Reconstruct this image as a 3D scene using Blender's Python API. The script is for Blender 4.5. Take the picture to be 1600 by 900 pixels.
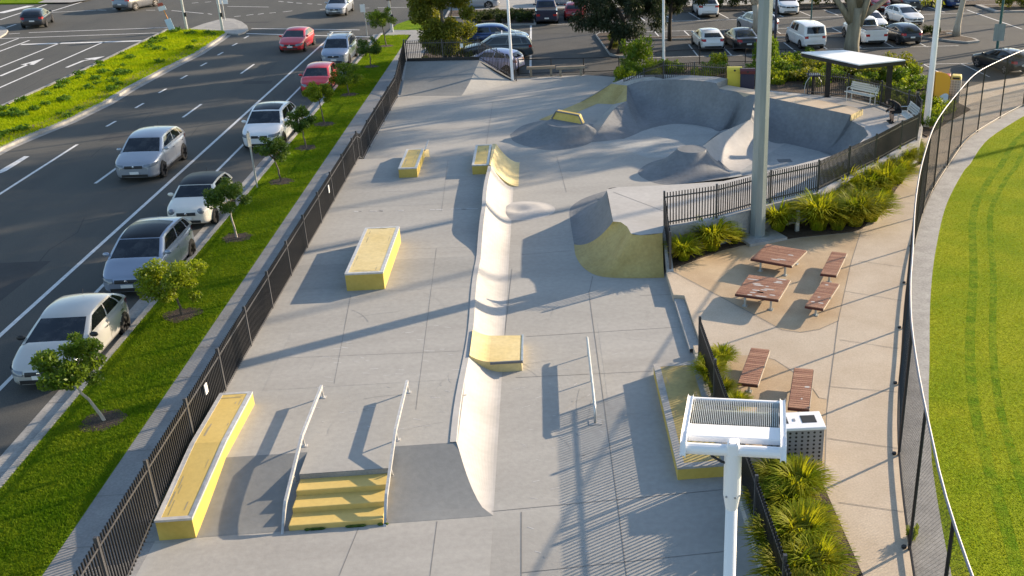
import bpy, bmesh, math, random
import numpy as np
from mathutils import Vector, Matrix, geometry
R = math.radians
random.seed(7)
for o in list(bpy.data.objects):
    bpy.data.objects.remove(o)
SC = bpy.context.scene
COL = SC.collection

# ------------------------------------------------------------------ camera, sky, sun, exposure
CAM_H = 12.6; PITCH = R(23.5); YAW = R(7.1); FPX = 1565.0; CX = 1047.0; CY = 450.0
cd = bpy.data.cameras.new('camera'); cam = bpy.data.objects.new('camera', cd); COL.objects.link(cam)
cam.location = (0, 0, CAM_H); cam.rotation_euler = (math.pi/2-PITCH, 0, -YAW)
cd.sensor_width = 36; cd.lens = FPX/1600*36; cd.shift_x = -(CX-800)/1600; cd.shift_y = 0
cd.clip_start = 0.2; cd.clip_end = 5000
SC.camera = cam
SUN_AZ = R(61.7); SUN_EL = R(18.5)
w = bpy.data.worlds.new("World"); SC.world = w; w.use_nodes = True
nt = w.node_tree; nt.nodes.clear()
sky = nt.nodes.new('ShaderNodeTexSky'); sky.sky_type = 'NISHITA'; sky.sun_disc = False
sky.sun_elevation = SUN_EL; sky.sun_rotation = SUN_AZ; sky.air_density = 1.0; sky.dust_density = 0.7; sky.ozone_density = 1.1
bg = nt.nodes.new('ShaderNodeBackground'); bg.inputs[1].default_value = 0.135
wo = nt.nodes.new('ShaderNodeOutputWorld')
nt.links.new(sky.outputs[0], bg.inputs[0]); nt.links.new(bg.outputs[0], wo.inputs[0])
sl = bpy.data.lights.new('sun', 'SUN'); sl.energy = 5.0; sl.angle = R(0.53); sl.color = (1.0, 0.80, 0.58)
so = bpy.data.objects.new('sun', sl); COL.objects.link(so)
sd = Vector((math.sin(SUN_AZ)*math.cos(SUN_EL), math.cos(SUN_AZ)*math.cos(SUN_EL), math.sin(SUN_EL)))
so.rotation_euler = sd.to_track_quat('Z', 'Y').to_euler(); so.location = sd*200
SC.view_settings.view_transform = 'Standard'; SC.view_settings.look = 'None'
SC.view_settings.exposure = 0.95; SC.view_settings.gamma = 1.0
SC.view_settings.use_curve_mapping = False

# ------------------------------------------------------------------ surveying: photo pixel + height -> world point
_f = Vector((math.sin(YAW)*math.cos(PITCH), math.cos(YAW)*math.cos(PITCH), -math.sin(PITCH)))
_r = Vector((math.cos(YAW), -math.sin(YAW), 0)); _u = _r.cross(_f)
def P(px, py, z=0.0):
    d = _f + _r*((px-CX)/FPX) - _u*((py-CY)/FPX)
    t = (z-CAM_H)/d.z
    return Vector((d.x*t, d.y*t, z))

# ------------------------------------------------------------------ materials
def M(name, col, rough=0.6, col2=None, scale=3.0, detail=5.0, bump=0.0, bscale=40.0, metal=0.0, spec=0.5,
      stretch=None, fine=None, coat=0.0, transl=0.0, contrast=(0.35, 0.65)):
    m = bpy.data.materials.new(name); m.use_nodes = True
    n = m.node_tree.nodes; l = m.node_tree.links
    b = n['Principled BSDF']; b.inputs['Roughness'].default_value = rough; b.inputs['Metallic'].default_value = metal
    b.inputs['Specular IOR Level'].default_value = spec
    if coat: b.inputs['Coat Weight'].default_value = coat; b.inputs['Coat Roughness'].default_value = 0.03
    b.inputs['Base Color'].default_value = (*col, 1)
    tc = n.new('ShaderNodeTexCoord'); vec = tc.outputs['Object']
    if stretch:
        mp = n.new('ShaderNodeMapping'); mp.inputs['Scale'].default_value = stretch
        l.new(vec, mp.inputs[0]); vec = mp.outputs[0]
    out = None
    if col2 is not None:
        t = n.new('ShaderNodeTexNoise'); t.inputs['Scale'].default_value = scale; t.inputs['Detail'].default_value = detail
        t.inputs['Roughness'].default_value = 0.6
        l.new(vec, t.inputs['Vector'])
        r = n.new('ShaderNodeValToRGB'); r.color_ramp.elements[0].position = contrast[0]; r.color_ramp.elements[1].position = contrast[1]
        r.color_ramp.elements[0].color = (*col, 1); r.color_ramp.elements[1].color = (*col2, 1)
        l.new(t.outputs['Fac'], r.inputs[0]); out = r.outputs[0]
    if fine:
        fs, amt = fine
        t2 = n.new('ShaderNodeTexNoise'); t2.inputs['Scale'].default_value = fs; t2.inputs['Detail'].default_value = 4
        l.new(tc.outputs['Object'], t2.inputs['Vector'])
        mr = n.new('ShaderNodeMapRange'); mr.inputs[1].default_value = 0.3; mr.inputs[2].default_value = 0.7
        mr.inputs[3].default_value = 1-amt; mr.inputs[4].default_value = 1+amt
        l.new(t2.outputs['Fac'], mr.inputs[0])
        mx = n.new('ShaderNodeMix'); mx.data_type = 'RGBA'; mx.blend_type = 'MULTIPLY'; mx.inputs['Factor'].default_value = 1
        if out: l.new(out, mx.inputs['A'])
        else: mx.inputs['A'].default_value = (*col, 1)
        l.new(mr.outputs[0], mx.inputs['B']); out = mx.outputs['Result']
    if out: l.new(out, b.inputs['Base Color'])
    if bump:
        t3 = n.new('ShaderNodeTexNoise'); t3.inputs['Scale'].default_value = bscale; t3.inputs['Detail'].default_value = 6
        l.new(tc.outputs['Object'], t3.inputs['Vector'])
        bp = n.new('ShaderNodeBump'); bp.inputs['Strength'].default_value = bump; bp.inputs['Distance'].default_value = 0.05
        l.new(t3.outputs['Fac'], bp.inputs['Height']); l.new(bp.outputs[0], b.inputs['Normal'])
    if transl:
        tr = n.new('ShaderNodeBsdfTranslucent'); mixs = n.new('ShaderNodeMixShader'); mixs.inputs[0].default_value = transl
        if out:
            g2 = n.new('ShaderNodeMix'); g2.data_type = 'RGBA'; g2.blend_type = 'MULTIPLY'; g2.inputs['Factor'].default_value = 1
            l.new(out, g2.inputs['A']); g2.inputs['B'].default_value = (1.5, 1.45, 0.6, 1)
            l.new(g2.outputs['Result'], tr.inputs['Color'])
        else: tr.inputs['Color'].default_value = (col[0]*1.5, col[1]*1.5, col[2]*.6, 1)
        o = n['Material Output']
        l.new(b.outputs[0], mixs.inputs[1]); l.new(tr.outputs[0], mixs.inputs[2]); l.new(mixs.outputs[0], o.inputs[0])
    return m
MAT = {}
def mk(key, *a, **k): MAT[key] = M(key, *a, **k)
mk('asphalt', (.072, .073, .069), .85, (.096, .094, .085), .35, 6, bump=.25, bscale=60, fine=(30, .22), stretch=(1, .25, 1), spec=.25)
mk('asphalt_lot', (.066, .067, .066), .85, (.088, .087, .082), .3, 6, bump=.25, bscale=60, fine=(30, .2), spec=.25)
mk('road_patch', (.034, .035, .036), .9, (.046, .046, .046), 1.5, 5, fine=(25, .2))
mk('soil', (.09, .075, .05), .95, (.06, .075, .03), .2, 6)
mk('paint_white', (.72, .72, .70), .7, (.55, .55, .54), 4, 6, fine=(18, .12))
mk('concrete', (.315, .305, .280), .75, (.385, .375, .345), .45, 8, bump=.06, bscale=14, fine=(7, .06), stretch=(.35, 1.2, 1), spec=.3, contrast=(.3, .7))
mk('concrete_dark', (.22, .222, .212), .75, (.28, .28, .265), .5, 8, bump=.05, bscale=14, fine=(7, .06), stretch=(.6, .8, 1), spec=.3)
mk('concrete_smooth', (.40, .385, .36), .7, (.465, .45, .425), .6, 7, bump=.04, bscale=10, fine=(6, .05), spec=.3)
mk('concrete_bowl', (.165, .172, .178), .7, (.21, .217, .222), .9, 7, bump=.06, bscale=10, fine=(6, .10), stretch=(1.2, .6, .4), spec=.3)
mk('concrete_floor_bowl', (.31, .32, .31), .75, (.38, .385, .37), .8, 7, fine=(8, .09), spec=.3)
mk('concrete_path', (.25, .245, .235), .85, (.31, .305, .29), 1.2, 6, bump=.1, bscale=25, fine=(22, .12))
mk('concrete_wall', (.32, .31, .29), .85, (.40, .39, .365), 1.5, 6, fine=(12, .12))
mk('kerb', (.27, .262, .245), .85, (.36, .35, .325), 2.0, 6, fine=(14, .16), bump=.15, bscale=20)
mk('plaza', (.43, .315, .195), .8, (.52, .40, .26), .9, 6, bump=.08, bscale=30, fine=(25, .10))
mk('plaza_light', (.46, .375, .275), .8, (.53, .445, .34), .9, 6, bump=.08, bscale=30, fine=(25, .10))
mk('joint', (.20, .195, .185), .9)
mk('scuff', (.62, .62, .61), .8, (.45, .44, .43), 9, 6)
mk('grass', (.095, .18, .006), .9, (.17, .24, .012), 1.3, 6, bump=.6, bscale=45, fine=(26, .3), spec=0.04)
mk('grass_oval', (.165, .235, .008), .9, (.26, .29, .014), .55, 7, bump=.8, bscale=30, fine=(12, .28), spec=0.04)
mk('grass_track', (.105, .185, .005), .9, (.18, .24, .010), 2.2, 7, bump=.8, bscale=30, fine=(12, .3), contrast=(.42, .58), spec=0.04)
mk('grass_median', (.20, .29, .003), .9, (.30, .36, .006), .8, 6, bump=.8, bscale=25, fine=(16, .3), spec=0.04)
mk('blade', (.12, .215, .006), .7, (.21, .28, .014), 1.1, 3, transl=.35, spec=0.1)
mk('blade_median', (.23, .33, .003), .7, (.35, .40, .006), .9, 3, transl=.35, spec=0.1)
mk('blade_oval', (.185, .26, .008), .7, (.28, .305, .014), .7, 3, transl=.3, spec=0.1)
mk('blade_track', (.115, .20, .005), .7, (.19, .25, .010), .7, 3, transl=.3, spec=.1)
mk('weed', (.07, .14, .02), .8, (.10, .19, .03), 5, 3, transl=.3, spec=0.1)
mk('mulch', (.045, .030, .020), .95, (.085, .06, .04), 6, 8, bump=1, bscale=30)
mk('dry_litter', (.30, .22, .12), .95, (.20, .14, .07), 5, 6, bump=.6, bscale=30)
mk('yellow_paint', (.57, .41, .115), .6, (.64, .475, .155), .8, 7, bump=.05, bscale=12, fine=(10, .05), contrast=(.25, .75))
mk('grind_wear', (.33, .27, .15), .7, (.42, .36, .24), 8, 5)
mk('yellow_side', (.52, .37, .07), .65, (.58, .43, .10), 1.4, 7, fine=(10, .06))
mk('yellow_pale', (.60, .47, .20), .6, (.66, .54, .27), 1.0, 7, fine=(9, .08))
mk('olive_paint', (.37, .275, .085), .65, (.46, .36, .13), 1.2, 7, fine=(10, .10))
mk('steel', (.50, .50, .50), .38, (.36, .36, .36), 6, 5, metal=.9)
mk('galv', (.55, .57, .57), .42, (.44, .47, .46), 5, 5, metal=.55)
mk('rail_paint', (.62, .61, .58), .45, (.48, .47, .45), 8, 5, metal=.3)
mk('dark_edge', (.14, .15, .16), .5, metal=.4)
mk('black_metal', (.012, .012, .014), .4, spec=.5)
mk('black_rail_sunlit', (.055, .055, .058), .35, spec=.6)  # black lifted to imitate sunlight catching the fence posts and rails
mk('wire', (.02, .022, .022), .5, spec=.4)
mk('pipe_grey', (.26, .26, .29), .45, metal=.4)
mk('white_metal', (.84, .84, .84), .4)
mk('grey_metal', (.30, .31, .32), .45, metal=.3)
mk('pole_green', (.225, .265, .265), .45, (.31, .35, .345), 1.4, 6, metal=.15, stretch=(3, 3, .35))
mk('pole_teal', (.02, .10, .10), .4)
mk('pole_navy', (.015, .02, .05), .4)
mk('wood_red', (.20, .075, .04), .6, (.46, .25, .15), 1.6, 5, stretch=(.5, 11, 1), fine=(40, .3), contrast=(.32, .68))
mk('wood_dark', (.085, .016, .014), .5, (.06, .012, .010), 6, 5)
mk('wood_worn', (.62, .58, .54), .75, (.48, .42, .38), 12, 6)
mk('timber', (.26, .20, .14), .9, (.36, .29, .21), 3, 7, stretch=(.5, 6, 6))
mk('bark', (.11, .085, .06), .9, (.20, .165, .125), 7, 7, bump=.5, bscale=20)
mk('bark_pale', (.38, .33, .26), .85, (.50, .45, .38), 2.2, 7, bump=.3, bscale=12, stretch=(2, 2, .5))
mk('bark_gum', (.15, .13, .09), .85, (.30, .27, .20), 1.3, 7, bump=.3, bscale=8, stretch=(2, 2, .35))
mk('bark_dark', (.045, .036, .028), .95, (.075, .06, .045), 6, 6, bump=.6, bscale=20)
mk('leaf', (.075, .145, .012), .5, (.16, .22, .020), 3.5, 3, transl=.4, fine=(60, .3), spec=0.3)
mk('leaf_lime', (.15, .215, .012), .5, (.24, .28, .022), 3.5, 3, transl=.45, fine=(60, .3), spec=0.3)
mk('leaf_dark', (.052, .108, .012), .5, (.11, .165, .022), 3, 3, transl=.3, fine=(60, .3), spec=0.3)
mk('leaf_olive', (.10, .125, .014), .5, (.22, .225, .03), 2.2, 3, transl=.4, fine=(40, .35), spec=0.3)
mk('leaf_gum', (.16, .19, .02), .55, (.26, .27, .04), 1.5, 3, transl=.4, fine=(30, .3), spec=0.3)
mk('leaf_sheoak', (.018, .032, .014), .6, (.035, .05, .02), 1.5, 3, transl=.25, fine=(30, .3), spec=0.3)
mk('leaf_hedge', (.030, .05, .012), .6, (.06, .08, .02), 2, 3, transl=.3, fine=(40, .3), spec=0.3)
mk('lomandra', (.12, .17, .012), .55, (.32, .29, .025), 1.6, 3, transl=.4, fine=(25, .35), spec=0.1)
mk('lomandra_lime', (.19, .26, .010), .55, (.40, .37, .03), 1.6, 3, transl=.45, fine=(25, .3), spec=0.1)
mk('glass', (.008, .012, .018), .05, (.05, .055, .06), 2.2, 5, spec=.7, contrast=(.45, .75))
mk('glass_side', (.008, .010, .012), .05, spec=.8)
mk('glass_pano', (.010, .011, .014), .2, spec=.2)
mk('roof_black', (.012, .013, .016), .4, spec=.3)
mk('tyre', (.012, .012, .012), .8)
mk('rim', (.50, .50, .52), .3, metal=.85)
mk('rim_dark', (.05, .05, .055), .4, metal=.6)
mk('plastic_black', (.014, .014, .015), .55)
mk('lamp_clear', (.17, .20, .24), .08, spec=.9)
mk('lamp_red', (.42, .012, .015), .15, spec=.7)
mk('plate', (.75, .75, .72), .5)
mk('chrome', (.7, .7, .72), .15, metal=1)
mk('yellow_bin', (.70, .56, .06), .5)
mk('maroon', (.10, .012, .014), .45)
mk('red_lid', (.48, .09, .05), .5)
mk('lemon_lid', (.72, .56, .14), .5)
mk('sign_white', (.78, .78, .76), .5)
mk('sign_orange', (.80, .40, .03), .45)
mk('sign_blue', (.55, .68, .80), .45)
mk('sign_grey', (.11, .12, .13), .5)
mk('orange_post', (.70, .28, .05), .6)
mk('fin', (.62, .64, .62), .4, metal=.4)
mk('lens', (.26, .29, .22), .3, spec=.5)
mk('skin', (.42, .26, .18), .6)
mk('cloth_black', (.012, .012, .013), .85)
mk('cloth_navy', (.02, .022, .03), .85)
mk('shoe', (.02, .02, .02), .7)
mk('hair', (.02, .014, .010), .8)
def paint(key, col, metal=.0, rough=.28):
    MAT[key] = M('car_paint_'+key, col, rough, metal=metal, coat=.8, fine=(2.0, .03))
paint('white', (.80, .80, .79)); paint('pearl', (.50, .495, .46), .2); paint('silver', (.36, .39, .44), .4)
paint('blue_silver', (.30, .345, .43), .4); paint('cream', (.72, .69, .61)); paint('red', (.55, .022, .030))
paint('dark_red', (.30, .012, .018)); paint('charcoal', (.035, .038, .045), .3); paint('black', (.012, .012, .014))
paint('navy', (.015, .022, .06), .2); paint('blue', (.02, .06, .20), .3); paint('grey', (.14, .15, .17), .4)
paint('graphite', (.06, .075, .085), .4); paint('lilac', (.50, .46, .62), .2)

# ------------------------------------------------------------------ mesh helpers
class MB:
    def __init__(s): s.v = []; s.f = []; s.m = []
    def add(s, vs, fs, mi=0):
        o = len(s.v); s.v += [tuple(v) for v in vs]
        for f in fs: s.f.append(tuple(i+o for i in f)); s.m.append(mi)
        return s
    def box(s, c, d, rot=0.0, mi=0, taper=1.0):
        x, y, z = d[0]/2, d[1]/2, d[2]/2; cs, sn = math.cos(rot), math.sin(rot); vs = []
        for zz, t in ((-z, 1.0), (z, taper)):
            for a, b in ((-x, -y), (x, -y), (x, y), (-x, y)):
                a *= t; b *= t
                vs.append((c[0]+a*cs-b*sn, c[1]+a*sn+b*cs, c[2]+zz))
        return s.add(vs, [(3, 2, 1, 0), (4, 5, 6, 7), (0, 1, 5, 4), (1, 2, 6, 5), (2, 3, 7, 6), (3, 0, 4, 7)], mi)
    def prism(s, poly, z0, z1, mi=0):
        n = len(poly); a = sum(poly[i][0]*poly[(i+1) % n][1]-poly[(i+1) % n][0]*poly[i][1] for i in range(n))
        if a < 0: poly = poly[::-1]
        zz0 = z0 if isinstance(z0, (list, tuple)) else [z0]*n
        vs = [(p[0], p[1], zz0[i]) for i, p in enumerate(poly)]+[(p[0], p[1], z1) for p in poly]
        fs = [(i, (i+1) % n, n+(i+1) % n, n+i) for i in range(n)]
        tri = geometry.tessellate_polygon([[Vector((p[0], p[1], 0)) for p in poly]])
        for t in tri:
            t = fixw(t, poly)
            fs.append(tuple(n+i for i in t)); fs.append(tuple(reversed(t)))
        return s.add(vs, fs, mi)
    def sheet(s, poly, z=None, mi=0):
        vs = [(p[0], p[1], p[2] if z is None else z) for p in poly]
        tri = geometry.tessellate_polygon([[Vector((p[0], p[1], 0)) for p in poly]])
        return s.add(vs, [fixw(t, poly) for t in tri], mi)
    def tube(s, pts, rad, n=8, mi=0, cap=True, phase=0.0):
        pts = [Vector(p) for p in pts]
        rs = rad if isinstance(rad, (list, tuple)) else [rad]*len(pts)
        rings = []; prev = None
        for i, p in enumerate(pts):
            t = (pts[min(i+1, len(pts)-1)]-pts[max(i-1, 0)]).normalized()
            if prev is None:
                ref = Vector((0, 0, 1)) if abs(t.z) < .9 else Vector((1, 0, 0)); a = t.cross(ref).normalized()
            else: a = (prev-t*prev.dot(t)).normalized()
            prev = a; b = t.cross(a)
            rings.append([p+(a*math.cos(phase+2*math.pi*k/n)+b*math.sin(phase+2*math.pi*k/n))*rs[i] for k in range(n)])
        vs = [v for r in rings for v in r]; fs = []
        for i in range(len(pts)-1):
            for k in range(n):
                fs.append((i*n+k, i*n+(k+1) % n, (i+1)*n+(k+1) % n, (i+1)*n+k))
        if cap: fs.append(tuple(range(n-1, -1, -1))); fs.append(tuple(range((len(pts)-1)*n, len(pts)*n)))
        return s.add(vs, fs, mi)
    def grid(s, rows, mi=0, flip=False, closed=False):
        nr, nc = len(rows), len(rows[0]); fs = []
        for i in range(nr-1):
            for j in range(nc if closed else nc-1):
                k = (j+1) % nc
                q = (i*nc+j, i*nc+k, (i+1)*nc+k, (i+1)*nc+j)
                fs.append(q[::-1] if flip else q)
        return s.add([v for r in rows for v in r], fs, mi)
    def ribbon(s, pts, wd, z=None, mi=0):
        pts = [Vector(p) for p in pts]
        L = []; Rr = []
        for i, p in enumerate(pts):
            t = (pts[min(i+1, len(pts)-1)]-pts[max(i-1, 0)]); t.z = 0; t.normalize(); nrm = Vector((-t.y, t.x, 0))*wd/2
            a, b = p+nrm, p-nrm
            if z is not None: a.z = b.z = z
            L.append(a); Rr.append(b)
        return s.grid([L, Rr], mi, flip=True)
    def ell(s, c, r, n=12, m=8, mi=0, rot=0.0):
        rows = []; cs, sn = math.cos(rot), math.sin(rot)
        for i in range(m+1):
            a = math.pi*i/m-math.pi/2; row = []
            for k in range(n):
                b = 2*math.pi*k/n
                x, y, z = math.cos(a)*math.cos(b)*r[0], math.cos(a)*math.sin(b)*r[1], math.sin(a)*r[2]
                row.append((c[0]+x*cs-y*sn, c[1]+x*sn+y*cs, c[2]+z))
            rows.append(row)
        return s.grid(rows, mi, closed=True)
    def build(s, name, mats, parent=None, smooth=False, bevel=0.0, loc=None):
        me = bpy.data.meshes.new(name); me.from_pydata(s.v, [], s.f)
        if not isinstance(mats, (list, tuple)): mats = [mats]
        for m in mats: me.materials.append(MAT[m] if isinstance(m, str) else m)
        me.polygons.foreach_set('material_index', s.m)
        if smooth: me.polygons.foreach_set('use_smooth', [True]*len(s.f))
        me.update()
        o = bpy.data.objects.new(name, me); COL.objects.link(o)
        if parent: o.parent = parent
        if loc is not None: o.location = loc
        if bevel:
            bv = o.modifiers.new('bevel', 'BEVEL'); bv.width = bevel; bv.segments = 2; bv.limit_method = 'ANGLE'; bv.angle_limit = R(40)
        return o
def fixw(t, poly):
    a, b, c = (poly[i] for i in t)
    return tuple(t) if (b[0]-a[0])*(c[1]-a[1])-(b[1]-a[1])*(c[0]-a[0]) > 0 else tuple(reversed(t))
def npmesh(name, verts, faces, mats, parent=None, smooth=False):
    me = bpy.data.meshes.new(name); nv, nf = len(verts), len(faces); k = faces.shape[1]
    me.vertices.add(nv); me.vertices.foreach_set('co', verts.astype(np.float32).ravel())
    me.loops.add(nf*k); me.loops.foreach_set('vertex_index', faces.astype(np.int32).ravel())
    me.polygons.add(nf); me.polygons.foreach_set('loop_start', np.arange(0, nf*k, k, dtype=np.int32))
    me.materials.append(MAT[mats])
    me.update(calc_edges=True)
    if smooth: me.polygons.foreach_set('use_smooth', [True]*nf)
    if name is None: return me
    o = bpy.data.objects.new(name, me); COL.objects.link(o)
    if parent: o.parent = parent
    return o
def tag(o, label=None, cat=None, group=None, kind=None):
    if label: o['label'] = label
    if cat: o['category'] = cat
    if group: o['group'] = group
    if kind: o['kind'] = kind
    return o
def empty(name, loc=(0, 0, 0), rz=0.0):
    o = bpy.data.objects.new(name, None); o.empty_display_size = .2; COL.objects.link(o)
    o.location = loc; o.rotation_euler = (0, 0, rz); return o
def thing(name, label, cat, loc=(0, 0, 0), rz=0.0, group=None):
    return tag(empty(name, loc, rz), label, cat, group)
def struct(mb, name, mats, smooth=False, bevel=0.0):
    return tag(mb.build(name, mats, smooth=smooth, bevel=bevel), kind='structure')
def copy_tree(o, parent=None):
    c = o.copy(); COL.objects.link(c)
    if parent: c.parent = parent
    for ch in list(o.children): copy_tree(ch, c)
    return c
def rect(x0, x1, y0, y1): return [(x0, y0), (x1, y0), (x1, y1), (x0, y1)]
ORD = ['first', 'second', 'third', 'fourth', 'fifth', 'sixth', 'seventh', 'eighth', 'ninth', 'tenth', 'eleventh', 'twelfth',
       'thirteenth', 'fourteenth', 'fifteenth', 'sixteenth', 'seventeenth', 'eighteenth', 'nineteenth', 'twentieth']
def cr(pts, n):
    """Catmull-Rom through pts (lists of floats), n samples per span"""
    A = [np.array(p, float) for p in pts]; out = []
    for i in range(len(A)-1):
        p0 = A[max(i-1, 0)]; p1 = A[i]; p2 = A[i+1]; p3 = A[min(i+2, len(A)-1)]
        for k in range(n):
            t = k/n
            out.append(.5*((2*p1)+(-p0+p2)*t+(2*p0-5*p1+4*p2-p3)*t*t+(-p0+3*p1-3*p2+p3)*t**3))
    out.append(A[-1]); return out
def loft(pairs, n=6, ns=10, power=1.9, smooth=True):
    """pairs of (rim, toe) world points -> concave transition rows"""
    rows = []
    pp = cr([tuple(a)+tuple(b) for a, b in pairs], n) if smooth else [np.array(tuple(a)+tuple(b)) for a, b in pairs]
    for q in pp:
        a, b = q[:3], q[3:]; row = []
        for k in range(ns+1):
            s = k/ns
            row.append((b[0]+(a[0]-b[0])*s, b[1]+(a[1]-b[1])*s, b[2]+(a[2]-b[2])*s**power))
        rows.append(row)
    return rows

ZV = .12      # verge, footpath, skate floor
ZD = .60      # raised deck
ZP = .35      # plaza
ZR = 1.3      # ring platform round the bowl
ZB = 0.0      # bowl floor

# ------------------------------------------------------------------ ground, road, markings
struct(MB().sheet(rect(-1500, 1500, -1500, 1500), -.9), 'ground', 'soil')
mb = MB(); mb.sheet(rect(-140, -12.2, -20, 160), 0); mb.sheet(rect(-12.2, 140, 77.9, 160), 0); struct(mb, 'road', 'asphalt')
struct(MB().sheet([(-12.2, 60.8), (14, 60.8), (14, 52), (60, 52), (60, 77.9), (-12.2, 77.9)], -.006), 'car_park', 'asphalt_lot')
mk_ = MB()
def line(pts, wd=.12, z=.005): mk_.ribbon([P(x, y, 0) for x, y in pts], wd, z)
mk_.ribbon([(-15.75, 8, 0), (-15.75, 79.3, 0)], .14, .005)
mk_.ribbon([(-14.25, 8, 0), (-14.25, 79, 0)], .12, .005)
for y in (30.5, 42.5, 53.9, 65.2): mk_.ribbon([(-18.75, y, 0), (-18.7, y+3.0, 0)], .13, .005)
mk_.ribbon([(-22.0, 10, 0), (-22.0, 49.0, 0)], .13, .005)
for y in (52.4, 56.4, 60.1, 64.0, 68.0, 71.8, 75.4, 78.6): mk_.ribbon([(-21.95, y, 0), (-21.9, y+1.1, 0)], .13, .005)
for y in (24.0,): mk_.ribbon([(-18.75, y-3, 0), (-18.75, y, 0)], .13, .005)
# left carriageway
for x, y0, y1 in ((-31.65, 40, 78.3), (-34.6, 40, 78.3), (-37.3, 50, 79.6)): mk_.ribbon([(x, y0, 0), (x, y1, 0)], .14, .005)
line([(0, 71), (29, 60)]); line([(33, 69.5), (232, 63.5)], .45); line([(45, 51), (262, 43)], .16); line([(0, 60.5), (63, 58), (258, 51)], .16)
line([(0, 20.5), (48, 9)], .7); line([(0, 31), (73, 7)], .16); line([(70, 21), (128, 3)], .16); line([(10, 43), (25, 38)], .16); line([(14, 53), (31, 52)], .14)
line([(78, 19.5), (150, 16)], .14)
for a in (((152, 15.5), (166, 16)), ((176, 14), (190, 13)), ((228, 16), (243, 16)), ((268, 16.5), (318, 21)), ((325, 21.5), (331, 22.5)), ((300, 5), (310, 4)), ((320, 3.5), (330, 2.8)),
          ((366, 26), (376, 25)), ((385, 24), (396, 22.5)), ((403, 22.5), (412, 21)), ((421, 20.6), (431, 19.5)), ((442, 18.6), (457, 17)), ((500, 15), (515, 13.6)), ((565, 13), (577, 12.3)), ((590, 12.2), (655, 11.2)),
          ((435, 2), (443, 2.9)), ((449, 3.3), (458, 4.2)), ((463, 4.6), (472, 5.3)), ((480, 5.8), (488, 6.3)), ((496, 6.6), (503, 7)), ((355, 10), (420, 11))):
    line(a, .13)
line([(393, 44.5), (562, 46.8)], .18); line([(385, 52.5), (589, 58)], .22)
def arrow(pts, wd):
    mk_.ribbon([P(x, y, 0) for x, y in pts], wd, .005)
arrow([(0, 119), (47, 99.5)], .2)
q = [P(47, 99.5), P(69, 91)]; d = (q[1]-q[0]).normalized(); nn = Vector((-d.y, d.x, 0))
mk_.sheet([q[0]+nn*.42-d*.4, q[0]-nn*.42-d*.4, q[1]], .005)
arrow([(104, 105.5), (130, 95), (142, 92.8)], .2)
q = [P(140, 92.8), P(164, 88)]; d = (q[1]-q[0]).normalized(); nn = Vector((-d.y, d.x, 0))
mk_.sheet([q[0]+nn*.5, q[0]-nn*.5, q[1]], .0065)
mk_.sheet([P(0, 266), P(0, 271), P(10, 267), P(46, 244.5), P(38, 244)], .005)
struct(mk_, 'road_markings', 'paint_white')
rp = MB(); rs = random.Random(17)
for x0, x1, y0, y1 in ((-18.4, -16.9, 30.2, 33.6), (-21.2, -20.0, 49.5, 51.0), (-17.9, -16.2, 62, 62.8), (-15.4, -14.5, 19.8, 22.2), (-33.9, -32.4, 60, 63), (-27, -22, 86, 86.7), (-13.9, -12.8, 53.5, 55.6)):
    rp.sheet([(x0+rs.uniform(-.1, .1), y0, 0), (x1, y0+rs.uniform(-.1, .1), 0), (x1+rs.uniform(-.1, .1), y1, 0), (x0, y1, 0)], .0022)
for x in (-17.3, -20.6, -13.4, -33.2, -30.2):
    pts = [(x+rs.uniform(-.25, .25), y, 0) for y in np.arange(16, 78, 1.7)]
    for q_ in range(0, len(pts)-6, 9): rp.ribbon(pts[q_:q_+rs.randrange(3, 7)], .035, .0024)
struct(rp, 'road_patches', 'road_patch')
gp = MB()
for y in (28.0, 44.6, 63.0): gp.box((-12.46, y, .012), (.45, .9, .014))
struct(gp, 'drain_pits', 'dark_edge')
# median
pm = [P(x, y, ZV) for x, y in ((0, 170), (75, 137), (130, 112), (200, 78), (250, 54), (262, 48), (295, 46.5), (350, 49), (352, 52), (340, 60), (305, 83), (260, 104), (200, 135), (160, 160), (100, 189), (45, 211), (0, 231))]
pm += [Vector((-25.6, 42, ZV)), Vector((-26.0, 20, ZV)), Vector((-29.3, 20, ZV)), Vector((-29.2, 50, ZV))]
struct(MB().prism(pm, -.02, ZV), 'median_grass', 'grass_median')
kb = MB(); ke = [(-25.75, 20), (-25.35, 42)]+[tuple(P(x, y, 0))[:2] for x, y in ((0, 233), (45, 214), (100, 192), (160, 163), (200, 139), (260, 107), (305, 85), (340, 62), (353, 53))]
kb.ribbon([Vector((x+.08, y, 0)) for x, y in ke], .30, .135); kb.ribbon([Vector((x+.39, y, 0)) for x, y in ke], .32, .008)
inner = [Vector((x+.23, y, .135)) for x, y in ke]; kb.grid([inner, [Vector((v.x, v.y, -.01)) for v in inner]], flip=False)
le = [(-29.3, 20), (-29.2, 50)]+[tuple(P(x, y, 0))[:2] for x, y in ((0, 170), (75, 137), (130, 112), (200, 78), (250, 54), (262, 48))]
kb.ribbon([Vector((x, y, 0)) for x, y in le], .2, .135)
li = [Vector((x-.1, y, .135)) for x, y in le]; kb.grid([li, [Vector((v.x, v.y, -.01)) for v in li]])
struct(kb, 'median_kerb', 'kerb')
lit = MB(); lit.ribbon([Vector((x-.62, y, 0)) for x, y in ke], .75, ZV+.006); struct(lit, 'median_dry_edge', 'dry_litter')
isl = [P(x, y, ZV) for x, y in ((295, 45.5), (318, 37), (340, 31), (355, 28.5), (366, 29.5), (378, 34), (386, 40), (388, 45.5), (382, 50), (372, 53), (352, 52), (350, 48.5), (320, 46.5))]
struct(MB().prism(isl, -.02, ZV+.004), 'traffic_island', 'kerb')
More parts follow.
